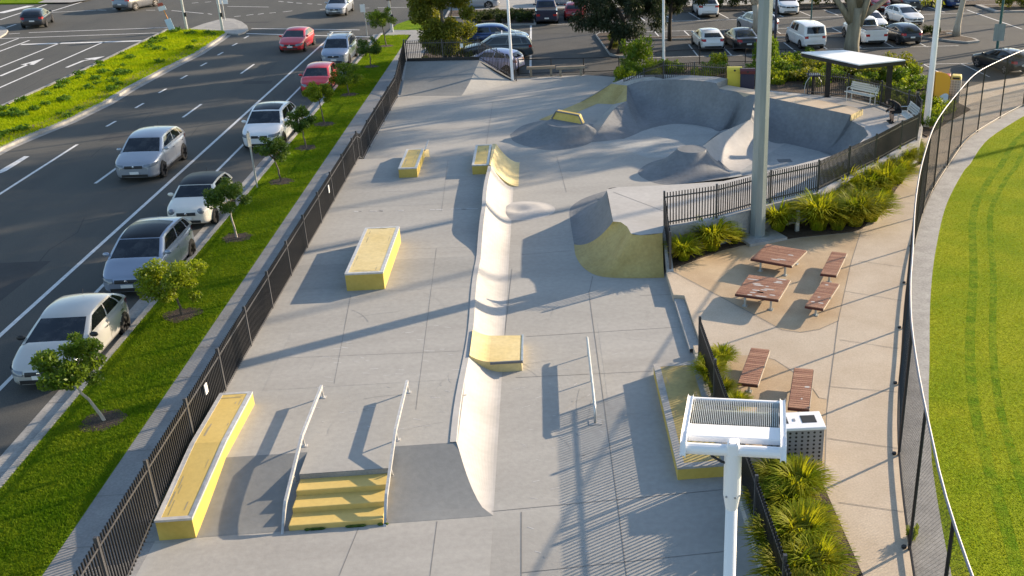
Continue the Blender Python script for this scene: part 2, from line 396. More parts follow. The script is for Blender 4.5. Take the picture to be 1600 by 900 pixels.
inn = [P(x, y, ZV) for x, y in ((318, 43), (340, 34.5), (358, 33), (372, 40), (373, 45), (345, 44.5))]
struct(MB().sheet(inn, ZV+.012), 'island_paving', 'concrete_path')
c2 = [P(x, y, 0) for x, y in ((0, 43), (8, 45), (13, 49), (10, 54), (0, 60))]+[Vector((-46, 79, 0)), Vector((-48, 84, 0))]
struct(MB().prism(c2, -.02, ZV), 'corner_kerb', 'kerb')
struct(MB().sheet([Vector((v.x-.6, v.y, 0)) for v in c2], ZV+.008), 'corner_grass', 'grass')
far = [P(0, 7), P(60, 6.5), P(88, 4.5), P(100, 0), P(150, -12), Vector((-60, 150, 0)), Vector((-110, 150, 0)), P(-300, 8)]
struct(MB().prism(far, -.02, ZV), 'far_verge', 'grass')
struct(MB().sheet([P(60, 6.3), P(112, 6), P(138, 2), P(150, -4), P(90, -6)], ZV+.01), 'far_footpath', 'concrete_path')
# kerb, verge, footpath by the skate park
kb = MB(); kb.sheet(rect(-12.72, -12.2, -5, 79.2), .006); kb.box((-12.1, 37.1, .05), (.2, 84.2, .17)); struct(kb, 'kerb', 'kerb', bevel=.03)
jt = MB()
for y in np.arange(3, 79, 4.1): jt.sheet(rect(-12.72, -12.21, y, y+.03), .0105)
vg = [(-12.0, -5), (-9.85, -5), (-9.85, 74.0), (-10.0, 78.2), (-12.0, 78.2)]
struct(MB().prism(vg, -.02, ZV), 'verge', 'grass')
struct(MB().prism([(-9.85, -5), (-8.1, -5), (-8.1, 74), (-8.0, 84), (-9.6, 84), (-9.85, 74)], -.02, ZV+.004), 'footpath', 'concrete_path')
for y in np.arange(-2, 84, 1.75): jt.sheet(rect(-9.84, -8.12, y, y+.022), ZV+.009)
corner = [P(x, y, ZV) for x, y in ((610, 47), (620, 38), (640, 31), (665, 28), (690, 30), (690, 47))]
struct(MB().prism(corner, -.02, ZV+.01), 'corner_lawn', 'grass')
struct(MB().prism([P(x, y, ZV) for x, y in ((600, 56), (612, 45), (655, 45.5), (650, 54))], -.02, ZV+.006), 'pram_ramp', 'concrete_path')
bed = [(-8.0, 61.9), (-3.9, 61.9), (-3.9, 63.8), (-5.4, 66), (-5.4, 77.5), (-8.0, 77.5)]
struct(MB().prism(bed, -.02, ZV), 'garden_bed', 'mulch')

# ------------------------------------------------------------------ skate park floor, deck
fl = [(-8.15, -4), (3.75, -4), (3.75, 27.5), (3.62, 33), (2.6, 36.2)]+[tuple(P(x, y, ZV))[:2] for x, y in ((1075, 284), (1060, 275), (1015, 268), (1035, 256), (1052, 250), (1046, 246), (1010, 246), (955, 226), (922, 222), (945, 192), (962, 170), (979, 158), (985, 122))]+[(2.4, 61.6), (-1.8, 61.0), (-1.8, 60), (-4.8, 57.0), (-8.15, 57.1)]
struct(MB().sheet(fl, ZV), 'skate_floor', 'concrete')
dk = MB()
dk.sheet([(-8.15, 19.45), (-5.55, 19.45), (-5.55, 18.6), (-3.7, 18.6), (-3.7, 19.45), (-2.33, 19.45), (-2.36, 30), (-2.45, 42.7), (-8.15, 42.7)], ZD)
dk.grid([[(-8.15, 42.7, ZD), (-2.45, 42.7, ZD)], [(-8.15, 43.9, ZV), (-2.45, 43.9, ZV)]], flip=True)
struct(dk, 'deck', 'concrete')
def bankz(y): return ZV+(ZD-ZV)*((y-17.3)/2.15)**1.15 if y > 17.3 else ZV
bk = MB()
ys = list(np.linspace(17.3, 19.45, 9))
bk.grid([[(-8.15, y, bankz(y)+.003) for y in ys], [(-5.55, y, bankz(y)+.003) for y in ys]], flip=True)
toeX = -1.5
def ridgeX(y):
    z = bankz(y); s = ((z-ZV)/(ZD-ZV))**(1/1.9)
    return toeX-.84*s
bk.grid([[(-3.70+(ridgeX(y)+3.70)*k/6, y, bankz(y)+.003) for y in ys] for k in range(7)], flip=True)
bk.grid([[(-5.55, y, -.1) for y in ys], [(-5.55, y, bankz(y)+.003) for y in ys]]); bk.grid([[(-3.70, y, bankz(y)+.003) for y in ys], [(-3.70, y, -.1) for y in ys]])
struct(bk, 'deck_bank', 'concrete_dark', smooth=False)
# joints and scuffs
for a, b in (((440, 830), (1142, 764)), ((815, 895), (1140, 861)), ((920, 455), (965, 787)), ((965, 787), (979, 900)), ((683, 815), (672, 900)), ((815, 800), (815, 900)), ((822, 526), (1064, 511)), ((806, 590), (1020, 580)), ((926, 432), (921, 455)), ((815, 398), (893, 392)), ((560, 826), (530, 900)), ((1000, 462), (1050, 460)), ((785, 560), (800, 420))):
    jt.ribbon([P(*a, ZV), P(*b, ZV)], .015, ZV+.006)
for a, b in (((548, 462), (522, 600)), ((682, 388), (650, 640)), ((470, 393), (752, 386)), ((433, 560), (735, 548)), ((590, 300), (750, 296)), ((700, 250), (690, 330))):
    jt.ribbon([P(*a, ZD), P(*b, ZD)], .010, ZD+.005)
for a, b in (((700, 180), (960, 165)), ((770, 160), (760, 225)), ((625, 205), (770, 198)), ((870, 245), (885, 300))):
    jt.ribbon([P(*a, ZV), P(*b, ZV)], .014, ZV+.006)
sf = MB(); rs = random.Random(3)
for k in range(26):
    x = 545+rs.random()*200; 
    if rs.random() < .35: continue
    sf.ribbon([P(x, 330.5-(x-545)*.022, ZD), P(x+4+8*rs.random(), 330-(x-545)*.022+rs.random()*1.2, ZD)], .03+.03*rs.random(), ZD+.007)
for k in range(60):
    x = 480+rs.random()*230; y = 500+rs.random()*180; a = rs.random()*3.1
    sf.ribbon([P(x, y, ZD), P(x+5+9*rs.random(), y+rs.uniform(-2, 2), ZD)], .008+.012*rs.random(), ZD+.004)
for k in range(60):
    x = 800+rs.random()*180; y = 540+rs.random()*330
    sf.ribbon([P(x, y, ZV), P(x+4+10*rs.random(), y+rs.uniform(-4, 4), ZV)], .006+.01*rs.random(), ZV+.004)
struct(sf, 'floor_scuffs', 'scuff')
wm = MB()
for k in range(34):
    up = k % 2; z = ZD if up else ZV
    c0 = P(470+rs.random()*240, 300+rs.random()*380, z) if up else P(800+rs.random()*220, 420+rs.random()*440, z)
    a = rs.uniform(-.5, .5)+1.57*(rs.random() < .75); L_ = rs.uniform(.3, 1.6); bend = rs.uniform(-.3, .3)
    wm.ribbon([(c0.x+math.cos(a+bend*q_)*L_*q_, c0.y+math.sin(a+bend*q_)*L_*q_, z) for q_ in (0, .25, .5, .75, 1)], rs.uniform(.006, .014), z+.0042)
for k in range(26):
    c0 = P(470+rs.random()*260, 420+rs.random()*250, ZD) if k % 2 else P(820+rs.random()*180, 600+rs.random()*280, ZV); r_ = rs.uniform(.02, .05)
    z = (ZD if k % 2 else ZV)+.0045; wm.sheet([(c0.x+r_*math.cos(q_)*rs.uniform(.6, 1.2), c0.y+r_*math.sin(q_)*rs.uniform(.6, 1.2), z) for q_ in np.arange(0, 6.2, .9)])
struct(wm, 'wheel_marks', 'concrete')
mk('pour_a', (.275, .27, .25), .75, (.335, .328, .305), .4, 8, bump=.05, bscale=14, fine=(7, .06), stretch=(.3, 1.4, 1), spec=.3)
mk('pour_b', (.328, .316, .29), .72, (.392, .38, .35), .5, 8, bump=.05, bscale=14, fine=(7, .06), stretch=(.3, 1.4, 1), spec=.3)
pa, pb = MB(), MB()
pa.sheet([(-8.1, 28.6), (-6.2, 28.6), (-6.2, 30.6), (-8.1, 30.6)], ZD+.0025); pa.sheet([(-5.06, 28.2), (-2.42, 28.2), (-2.42, 30.75), (-5.06, 30.75)], ZD+.0025)
pa.sheet([(-8.1, 36.2), (-2.7, 36.2), (-2.7, 39.7), (-8.1, 39.7)], ZD+.0025)
pb.sheet([(-7.2, 22.4), (-2.4, 22.4), (-2.4, 25.6), (-7.2, 25.6)], ZD+.0025); pb.sheet([(-8.1, 12), (-1.5, 12), (-1.5, 17.2), (-8.1, 17.2)], ZV+.0025)
pb.sheet([(1.15, 21.0), (3.5, 21.1), (3.5, 26.3), (1.15, 26.2)], ZV+.0025)
struct(pa, 'darker_slabs', 'pour_a'); struct(pb, 'paler_slabs', 'pour_b')

# far bank ramp
fb = MB()
A0, A1, A2 = (-8.1, 61.2, 1.2), (-3.85, 61.0, 1.2), (-1.75, 60.0, ZV)
B0, B1 = (-8.1, 57.1, ZV), (-4.7, 56.7, ZV)
def bankrow(a, b, n=8): return [(b[0]+(a[0]-b[0])*k/n, b[1]+(a[1]-b[1])*k/n, b[2]+(a[2]-b[2])*(k/n)**1.35+.004) for k in range(n+1)]
fb.grid([bankrow(A0, B0), bankrow(A1, B1)]); fb.grid([bankrow(A1, B1), bankrow(A1, (-3.2, 58.2, ZV)), bankrow(A1, A2)], mi=1)
fb.sheet([A0, A1, (-3.85, 61.6, 1.2), (-8.1, 61.6, 1.2)]); fb.add([(-8.1, 61.6, 1.2), (-3.85, 61.6, 1.2), (-3.85, 61.6, -.1), (-8.1, 61.6, -.1)], [(3, 2, 1, 0)])
fb.add([(-3.85, 61.6, 1.2), (-3.85, 61.0, 1.204), A2, (-1.75, 60.3, ZV), (-3.85, 61.6, -.1)], [(0, 1, 2, 3), (0, 3, 4)])
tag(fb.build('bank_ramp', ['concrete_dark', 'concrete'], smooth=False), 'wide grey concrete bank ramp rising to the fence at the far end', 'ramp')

# wave ridge (quarter transition) between deck and lower floor
rg = MB(); rows = []; mats_split = []
def rimz(y):
    if y < 30.5: return ZD+.02
    if y < 34: t = (y-30.5)/3.5; return ZD+.02+.36*(t*t*(3-2*t))
    if y < 39.6: return ZD+.38+.06*(y-34)/5.6
    return 1.22
def rimx(y):
    base = -2.34-.04*math.sin((y-19)*.8)
    if y > 30.5: base -= .06*math.sin(min(1, (y-30.5)/4)*math.pi)
    return base
toe2 = lambda y: toeX+.0 if y < 39.6 else toeX+.0
def ridge_rows(ys, ztop=None):
    rws = []
    for y in ys:
        if y < 19.45: xr, zr, k = ridgeX(y), bankz(y)+.004, 1
        else: xr, zr = rimx(y), rimz(y)
        row = []
        for k in range(13):
            s = k/12
            row.append((toeX+(xr-toeX)*s, y, ZV+.004+(zr-ZV-.004)*s**1.9))
        rws.append(row)
    return rws
ysA = list(np.linspace(17.32, 19.45, 10))+list(np.linspace(19.6, 39.5, 60))
ra = ridge_rows(ysA); rg.grid(ra)
def cope(ys):   # flat top strip and back face of the ridge above the deck
    top = []; bk_ = []; lo = []
    for y in ys:
        x, z = rimx(y), rimz(y); top.append((x, y, z)); bk_.append((x-.14, y, z)); lo.append((x-.16, y, ZD-.3))
    return [top, bk_, lo]
rg.grid(cope(list(np.linspace(19.45, 39.5, 40))), flip=True)
rg.add([ra[-1][k] for k in range(13)]+[(rimx(39.5)-.15, 39.5, ZV), (toeX, 39.5, ZV-.1)], [tuple(range(15))[::-1]])
root = thing('wave_ridge', 'long curved pale concrete wave ridge between upper deck and lower floor', 'skate ramp')
rg.build('transition', 'concrete_smooth', root, smooth=False)
yr = MB(); rws = []
for y in np.linspace(39.55, 43.0, 16):
    zr = 1.06-.02*(y-39.55); xr = -2.36+.03*(y-39.5); tx = -1.30; row = []
    for k in range(13):
        s = k/12; row.append((tx+(xr-tx)*s, y, ZV+.006+(zr-ZV)*s**1.9))
    rws.append(row)
yr.grid(rws); yr.add(rws[0]+[(-2.4, 39.55, rws[0][-1][2]), (-2.4, 39.55, ZV)], [tuple(range(15))]); yr.add(rws[-1]+[(-2.4, 43.0, rws[-1][-1][2]), (-2.4, 43.0, ZV)], [tuple(range(15))[::-1]])
yr.grid([[r[-1] for r in rws], [(-2.41, r[-1][1], r[-1][2]) for r in rws], [(-2.41, r[-1][1], ZV) for r in rws]], flip=True)
yr.build('painted_wall', 'yellow_pale', root, smooth=False)
# rounded bump with hollow
bm_ = MB(); rows = []
c = P(822, 329, ZV)
for i in range(21):
    r = i/20; row = []
    for k in range(48):
        a = 2*math.pi*k/48
        out = .5*(1+math.cos(math.pi*min(1, max(0, (r-.45)/.55))))
        dd = math.hypot(math.cos(a)*r+.18, math.sin(a)*r); dish = .11*(.5*(1+math.cos(math.pi*min(1, dd/.5))))
        row.append((c.x+math.cos(a)*r*1.2-.1, c.y+math.sin(a)*r*1.12, ZV+.004+.09*out-dish*.75))
    rows.append(row)
bm_.grid(rows, closed=True)
tag(bm_.build('crater_bump', 'concrete_smooth', smooth=True), 'small rounded grey concrete bump with a hollow top beside the wave ridge', 'skate bump')

# yellow kicker slab on the ridge
kk = thing('kicker_ledge', 'pale yellow kicker slab with steel edge built into the wave ridge', 'skate ledge')
q = MB(); rows = []
for y in np.linspace(23.55, 25.1, 4):
    row = [(-2.30, y, ZD+.06)]
    for k in range(1, 9): s = k/8; row.append((-2.30+.55*s, y, .44+(ZD+.06-.44)*(1-s)**2))
    row.append((-.98, y, .40)); rows.append(row)
q.grid(rows); n = len(rows[0])
q.add(rows[0]+[(-.98, 23.55, ZV-.05), (-2.3, 23.55, ZV-.05)], [tuple(range(n+2))[::-1]]); q.add(rows[-1]+[(-.98, 25.1, ZV-.05), (-2.3, 25.1, ZV-.05)], [tuple(range(n+2))])
q.add([(-.98, 23.55, .40), (-.98, 25.1, .40), (-.98, 25.1, ZV-.05), (-.98, 23.55, ZV-.05)], [(0, 3, 2, 1)])
q.build('slab', 'yellow_pale', kk)
q = MB(); q.box((-1.37, 23.53, .405), (.84, .05, .06)); q.build('steel_edge', 'dark_edge', kk)
q = MB(); q.box((-.965, 24.32, .39), (.05, 1.62, .05)); q.build('steel_edge', 'galv', kk)

# ------------------------------------------------------------------ stairs, rails, ledges
st = thing('staircase', 'short yellow painted concrete staircase of four risers between grey banks', 'stairs')
RH = (ZD-ZV)/4
for i in range(3):
    y0 = 17.3+.433*i; z1 = ZV+RH*(i+1)
    MB().box((-4.625, (y0+18.6)/2, (z1+ZV-.1)/2+.0), (1.845, 18.6-y0, z1-ZV+.1)).build('step', 'yellow_paint', st, bevel=.015)
MB().box((-4.625, 18.63, (ZD-.004+ZV)/2), (1.845, .075, ZD-ZV-.012)).build('top_riser', 'concrete_path', st)
wd = MB(); rs = random.Random(11)
for k in range(14):
    x = rs.choice([-5.1, -4.95, -4.3, -4.2, -3.7])+rs.uniform(-.1, .1)
    wd.ell((x, 17.27, ZV+.02), (.05+.06*rs.random(), .03, .03), 6, 4)
tag(wd.build('moss_patch', 'leaf_dark'), 'dark moss growing along the foot of the yellow stairs', 'moss', kind='stuff')
def handrail(x, label):
    t = thing('handrail', label, 'handrail', group='handrails beside the stairs')
    m = MB()
    pth = [(x, 21.85, ZD+.36), (x, 19.6, ZD+.36), (x, 17.75, ZV+.42), (x, 17.55, ZV+.30), (x, 17.25, ZV)]
    for i in range(3):
        a, b = Vector(pth[i]), Vector(pth[i+1])
    L = [(x-.028, p[1], p[2]) for p in pth]; Rr = [(x+.028, p[1], p[2]) for p in pth]
    L2 = [(x-.028, p[1]-(.05 if p[2] < .3 else 0), p[2]-.085*(p[2] > ZV)) for p in pth]; R2 = [(x+.028, p[1], p[2]) for p in L2]
    R2 = [(x+.028, p[1], p[2]) for p in L2]
    m.grid([L, Rr, R2, L2, L], flip=True); m.add([L[0], Rr[0], R2[0], L2[0]], [(0, 1, 2, 3)])
    m.build('rail_bar', 'rail_paint', t)
    for y, zb, zt in ((21.78, ZD, ZD+.32), (19.62, ZD, ZD+.32), (18.55, ZV+.36 if False else bankz(18.55), ZD+.0)):
        mm = MB(); mm.tube([(x, y+.10, zb), (x, y, zt)], .024, 8); mm.box((x, y+.10, zb+.008), (.11, .11, .016)); mm.build('post', 'rail_paint', t)
    return t
handrail(-5.66, 'grey steel handrail on the street side of the yellow stairs')
handrail(-3.66, 'grey steel handrail on the ridge side of the yellow stairs')
t = thing('grind_rail', 'single low round grey grind rail standing alone on the lower floor', 'grind rail')
m = MB(); m.tube([(.78, 24.45, ZV+.42), (.78, 24.3, ZV+.44), (.78, 20.9, ZV+.44), (.78, 20.75, ZV+.42), (.78, 20.68, ZV+.3), (.78, 20.68, ZV)], .034, 10); m.build('rail_bar', 'galv', t, smooth=True)
m = MB(); m.box((.78, 22.6, ZV+.37), (.03, 3.2, .09)); m.build('web', 'galv', t)
for y in (20.95, 22.75, 24.2): MB().tube([(.78, y, ZV), (.78, y, ZV+.42)], .022, 8).build('post', 'galv', t)
MB().box((.78, 20.7, ZV+.008), (.3, .22, .012)).build('foot_plate', 'concrete_smooth', t)

def ledge(name, label, poly, z0, z1, group=None, top='yellow_paint', side='yellow_side', edge='galv', ztop=None, rim=.09, trims=None):
    """block with painted body, inset painted top, steel edging round the top"""
    t = thing(name, label, 'skate ledge', group=group)
    n = len(poly); zt = ztop or [z1]*n
    m = MB(); lo = [(x, y, z0) for x, y in poly]; hi = [(p[0], p[1], zt[i]-.035) for i, p in enumerate(poly)]
    m.add(lo+hi, [(i, (i+1) % n, n+(i+1) % n, n+i) for i in range(n)]+[tuple(range(n, 2*n))]); m.build('body', side, t)
    cx = sum(p[0] for p in poly)/n; cy = sum(p[1] for p in poly)/n
    inn = []
    for i in range(n):
        p0, p1, p2 = Vector(poly[i-1]).to_2d(), Vector(poly[i]).to_2d(), Vector(poly[(i+1) % n]).to_2d()
        d1 = (p1-p0).normalized(); d2 = (p2-p1).normalized(); n1 = Vector((-d1.y, d1.x)); n2 = Vector((-d2.y, d2.x))
        k = (n1+n2)/(1+n1.dot(n2)); inn.append(p1+k*rim)
    m = MB(); e0 = [(p[0]*1.0, p[1], zt[i]-.04) for i, p in enumerate(poly)]
    out = []
    for i in range(n):
        p1 = Vector(poly[i]).to_2d(); out.append(p1-(inn[i]-p1)/rim*.008)
    lo2 = [(p.x, p.y, zt[i]-.05) for i, p in enumerate(out)]; hi2 = [(p.x, p.y, zt[i]) for i, p in enumerate(out)]; in2 = [(p.x, p.y, zt[i]) for i, p in enumerate(inn)]; in3 = [(p.x, p.y, zt[i]-.03) for i, p in enumerate(inn)]
    m.grid([[a[i] for i in range(n)] for a in (lo2, hi2, in2, in3)], closed=True); m.build('steel_edge', edge, t)
    m = MB(); tv = [(p.x, p.y, zt[i]-.006) for i, p in enumerate(inn)]
    m.add(tv, [(0, 1, 2, 5), (5, 2, 3, 4)] if n == 6 else [tuple(range(n))]); m.build('top', top, t)
    rw = random.Random(int(abs(poly[0][0]*31+poly[0][1]*7))); mw = MB()
    for k in range(16):
        e_ = rw.randrange(n); q0, q1 = Vector(tv[e_]), Vector(tv[(e_+1) % n]); Lk = (q1-q0).length
        if Lk < .3: continue
        s0 = rw.uniform(.02, .8); s1 = min(.98, s0+rw.uniform(.08, .5)/Lk); cen = Vector((cx, cy, 0)); off_ = rw.uniform(.02, .16)
        pts = []
        for s_ in (s0, (s0+s1)/2, s1):
            p_ = q0.lerp(q1, s_); dd = (cen-p_); dd.z = 0; dn = Vector((-(q1-q0).y, (q1-q0).x, 0)).normalized()
            if dn.dot(dd) < 0: dn = -dn
            pts.append(p_+dn*off_)
        mw.ribbon([p_+Vector((0, 0, .003)) for p_ in pts], rw.uniform(.008, .03))
    if mw.v: tag(mw.build('grind_marks', 'grind_wear', t), kind='stuff')
    return t
ledge('box_ledge', 'large pale yellow box ledge with grey edging alone on the upper deck', rect(-6.18, -5.08, 28.35, 32.35), ZD, 1.16, top='yellow_pale', side='yellow_side', edge='rail_paint')
ledge('box_ledge', 'long yellow ledge beside the picket fence left of the stairs',
      [(-8.02, 17.3), (-7.33, 17.3), (-7.25, 19.6), (-7.22, 21.75), (-7.95, 21.75), (-7.98, 19.6)], ZV, .6, ztop=[.60, .60, .92, .95, .95, .92], edge='rail_paint')
ledge('hubba_ledge', 'short yellow hubba ledge at the far edge of the deck, nearer the picket fence', rect(-6.02, -5.30, 39.75, 42.6), ZV, 1.0, edge='rail_paint')
ledge('hubba_ledge', 'short yellow hubba ledge at the far edge of the deck, against the wave ridge', rect(-3.12, -2.45, 39.85, 42.9), ZV, 1.0, edge='rail_paint')
t = thing('hubba_slope', 'pale yellow sloping end of the hubba ledge, dropping to the far floor', 'skate ledge')
m = MB(); m.add([(-5.98, 42.62, ZV), (-5.3, 42.62, ZV), (-5.3, 42.62, .98), (-5.98, 42.62, .98), (-5.98, 44.4, ZV), (-5.3, 44.4, ZV), (-5.3, 44.4, .45), (-5.98, 44.4, .45)], [(0, 1, 2, 3), (1, 5, 6, 2), (5, 4, 7, 6), (4, 0, 3, 7), (3, 2, 6, 7)]); m.build('body', 'yellow_pale', t)
MB().box((-5.27, 43.5, .9), (.05, 1.6, .05)).build('steel_edge', 'steel', t)
ledge('manual_pad', 'broad low olive tan concrete pad in front of the plaza fence', [(2.42, 18.1), (3.56, 18.1), (3.56, 22.9), (2.42, 22.9)], ZV, .44, top='olive_paint', side='yellow_side', edge='concrete_wall', rim=.16)

# ------------------------------------------------------------------ platform, quarter pipe, bowl, volcano, hump
FR = [(3.66, 30.9)]+[tuple(P(x, y, ZR+1.15))[:2] for x, y in ((1120, 290), (1205, 268), (1280, 252), (1328, 230), (1370, 211), (1410, 190), (1436, 178), (1441, 158))]
FF = [tuple(P(x, y, ZR+1.15))[:2] for x, y in ((1434, 146), (1420, 143), (1377, 128), (1325, 117), (1262, 112), (1180, 105))]+[(6.5, 54.8), (4.6, 54.6), (3.6, 52.9)]
far_edge = [P(x, y, ZR) for x, y in ((948, 296), (965, 292.5), (1000, 291), (1060, 288), (1130, 283), (1180, 272), (1215, 265), (1250, 256), (1300, 243), (1340, 226), (1357, 211), (1350, 199), (1331, 189))]
plat = [P(958, 346, ZR), P(970, 347, ZR), P(980, 354, ZR), P(986, 365, ZR), P(1000, 367.5, ZR), P(1035, 364, ZR)]
poly = [(v.x, v.y) for v in plat]+FR+FF[:6]+[tuple(P(1137, 131, ZR))[:2]]+[tuple(P(x, y, ZR))[:2] for x, y in ((1119, 141), (1180, 154), (1260, 169), (1328, 184), (1331, 189))]+[(v.x, v.y) for v in far_edge[::-1][1:]]
struct(MB().sheet(poly, ZR), 'bowl_platform', 'concrete_smooth')
jt.ribbon([P(958, 300, ZR), P(1040, 331, ZR)], .02, ZR+.005)
bw = thing('skate_bowl', 'deep grey concrete skate bowl with curved shaded walls', 'skate bowl')
far_w = [((925, 221, ZV), (952, 226, ZV-.06)), ((943, 193, .42), (975, 217, ZB)), ((961, 169, .66), (990, 211, ZB)), ((979, 158, .75), (1003, 205, ZB))]
m = MB(); m.grid(loft([(P(*a), P(*b)) for a, b in far_w], 5, 10, 1.7), flip=True)
w2 = [((979, 158, .75), (1003, 205, ZB)), ((980, 133.5, 1.0), (1015, 201, ZB)), ((1000, 127.5, 1.22), (1030, 197, ZB)), ((1025, 125, 1.45), (1045, 194.5, ZB)), ((1050, 124, 1.63), (1060, 193.5, ZB)), ((1090, 126, 1.8), (1085, 195, ZB)), ((1119, 130, 1.85), (1110, 200, ZB))]
m.grid(loft([(P(*a), P(*b)) for a, b in w2[:2]], 1, 12, 2.0, False), flip=True)
LZ = 1.6
CE, VB = P(1173, 186.5, 1.3), P(1227, 224, ZB)          # spine end on the wall, corner of the right pocket floor
def valley(q):                                          # curve shared by spine flank and rim wall
    return (VB.x+(CE.x-VB.x)*q, VB.y+(CE.y-VB.y)*q, ZB+(CE.z-ZB)*q**2.5)
w3 = [((1119, 130, 1.85), (1110, 200, ZB)), ((1119, 137.5, LZ), (1111, 200, ZB)), ((1150, 143, LZ), (1122, 205, ZB)), ((1166, 145, LZ), (1140, 203, 0))]
E1 = P(1119, 130, 1.85); E2 = Vector((E1.x, E1.y, LZ)); T1 = P(1110, 200, ZB)
wall_a = loft([(P(*a), P(*b)) for a, b in w2[1:]]+[(P(*a), P(*b)) for a, b in w3[2:]]+[(P(1180, 148, LZ), CE)], 6, 12, 2.2)
nA = (len(w2)-2)*6
for r_ in wall_a[nA+1:]: r_[-1] = (r_[-1][0], r_[-1][1], min(r_[-1][2], LZ))
m.grid(wall_a, flip=True)
m.add([E1, E2, P(1123, 131.8, LZ)], [(0, 1, 2)])
w3b = [(P(1180, 148, LZ), valley(1.0)), (P(1195, 151, LZ), valley(.8)), (P(1212, 154.8, LZ), valley(.6)), (P(1230, 158.5, LZ), valley(.4)), (P(1246, 162, LZ), valley(.2)), (P(1262, 165, LZ), valley(0)), (P(1283, 169.5, LZ), P(1245, 228, ZB)), (P(1305, 174, LZ), P(1262, 232, ZB)), (P(1329, 179, LZ), P(1280, 236.5, ZB))]
m.grid(loft(w3b, 4, 12, 2.3), flip=True)
w4 = [((1329, 179, LZ), (1280, 236.5, ZB)), ((1331, 189, ZR), (1281, 237, ZB)), ((1348, 198, ZR), (1289, 239, ZB)), ((1356, 205, ZR), (1296, 241, ZB)), ((1357, 211, ZR), (1299, 244, ZB)), ((1340, 226, ZR), (1297, 250, ZB)), ((1300, 243, ZR), (1265, 264, ZB)), ((1250, 256, ZR), (1220, 277, ZB)), ((1180, 272, ZR), (1165, 283, ZB))]
m.grid(loft([(P(*a), P(*b)) for a, b in w4[:2]], 1, 12, 2.2, False), flip=True)
m.grid(loft([(P(*a), P(*b)) for a, b in w4[1:]], 4, 12, 2.2), flip=True)
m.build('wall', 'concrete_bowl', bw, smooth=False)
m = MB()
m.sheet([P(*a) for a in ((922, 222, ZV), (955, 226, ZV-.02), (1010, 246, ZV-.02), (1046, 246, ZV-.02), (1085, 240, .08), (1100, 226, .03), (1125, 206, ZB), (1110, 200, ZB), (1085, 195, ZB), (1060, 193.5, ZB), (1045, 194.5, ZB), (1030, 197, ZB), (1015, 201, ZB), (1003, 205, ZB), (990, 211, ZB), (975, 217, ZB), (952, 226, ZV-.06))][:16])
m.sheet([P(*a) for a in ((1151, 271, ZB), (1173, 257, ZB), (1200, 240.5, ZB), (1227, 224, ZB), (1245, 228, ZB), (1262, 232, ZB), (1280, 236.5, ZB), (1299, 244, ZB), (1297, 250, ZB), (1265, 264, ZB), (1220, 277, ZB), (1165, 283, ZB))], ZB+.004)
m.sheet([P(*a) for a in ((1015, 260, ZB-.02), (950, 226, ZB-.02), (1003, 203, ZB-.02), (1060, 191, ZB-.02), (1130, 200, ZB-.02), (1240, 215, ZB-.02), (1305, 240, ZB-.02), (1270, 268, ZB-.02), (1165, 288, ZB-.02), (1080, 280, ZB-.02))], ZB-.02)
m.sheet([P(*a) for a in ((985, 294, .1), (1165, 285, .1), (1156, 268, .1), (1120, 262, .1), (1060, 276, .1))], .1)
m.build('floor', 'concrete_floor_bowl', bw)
g = P(1226, 251, ZB+.006); MB().box((g.x, g.y, ZB+.006), (.62, .5, .01)).build('drain_grate', 'dark_edge', bw)
g = P(1064, 185, -.25); MB().ell((g.x, g.y-.1, -.2), (.11, .09, .06), 8, 6).build('paint_spot', 'sign_white', bw)
# spine crest with sunlit face
crest = [P(1090, 231, .95), P(1097, 228.5, .95), P(1110, 219, .98), P(1125, 209, 1.04), P(1142, 200.5, 1.14), P(1158, 193.5, 1.22), CE]
vall = [P(1146, 274, ZB+.1), P(1151, 271, ZB), P(1162, 264, ZB), P(1177, 254.5, ZB), P(1193, 244.6, ZB), P(1210, 234.5, ZB), VB]
m = MB(); m.grid(loft(list(zip(crest, vall)), 6, 14, 2.5))
left = []
for k_, v_ in enumerate(crest):
    a_, b_ = crest[max(k_-1, 0)], crest[min(k_+1, len(crest)-1)]; d_ = (b_-a_); n_ = Vector((-d_.y, d_.x, 0)).normalized(); left.append(Vector((v_.x, v_.y, 0))+n_*(.9 if k_ < 2 else .65)+Vector((0, 0, ZB-.02 if k_ < 5 else .4)))
m.grid(loft(list(zip(crest, left)), 6, 8, 1.6), flip=True)
tag(m.build('spine_ramp', 'concrete_smooth'), 'sharp pale sunlit concrete spine curving from the volcano up the bowl wall', 'skate ramp')
# volcano
m = MB(); base = [(1048, 246, ZV), (1022, 252, ZV), (1004, 261, ZV), (997, 271, ZV), (1010, 281, ZV), (1035, 288, ZV), (1075, 288.5, ZV), (1112, 284, ZV), (1145, 277, .08), (1150, 273, .03), (1136, 262, .1), (1120, 248, .35), (1105, 238, .6), (1085, 238, .2)]
topc = P(1081, 232.5, .95); prs = []
nb = len(base)
angs = [math.atan2(P(*b).y-topc.y, P(*b).x-topc.x) for b in base]
for b, a in zip(base, angs):
    prs.append((Vector((topc.x+.62*math.cos(a), topc.y+.62*math.sin(a), .95)), P(*b)+Vector((0, 0, .004))))
rows = loft(prs+[prs[0]], 5, 12, 1.75); m.grid(rows, flip=True)
m.add([r[-1] for r in rows[:-1]], [tuple(range(len(rows)-1))])
o = m.build('volcano_ramp', 'concrete_bowl', smooth=False); tag(o, 'cone shaped grey concrete volcano with flat top in front of the bowl', 'skate ramp')
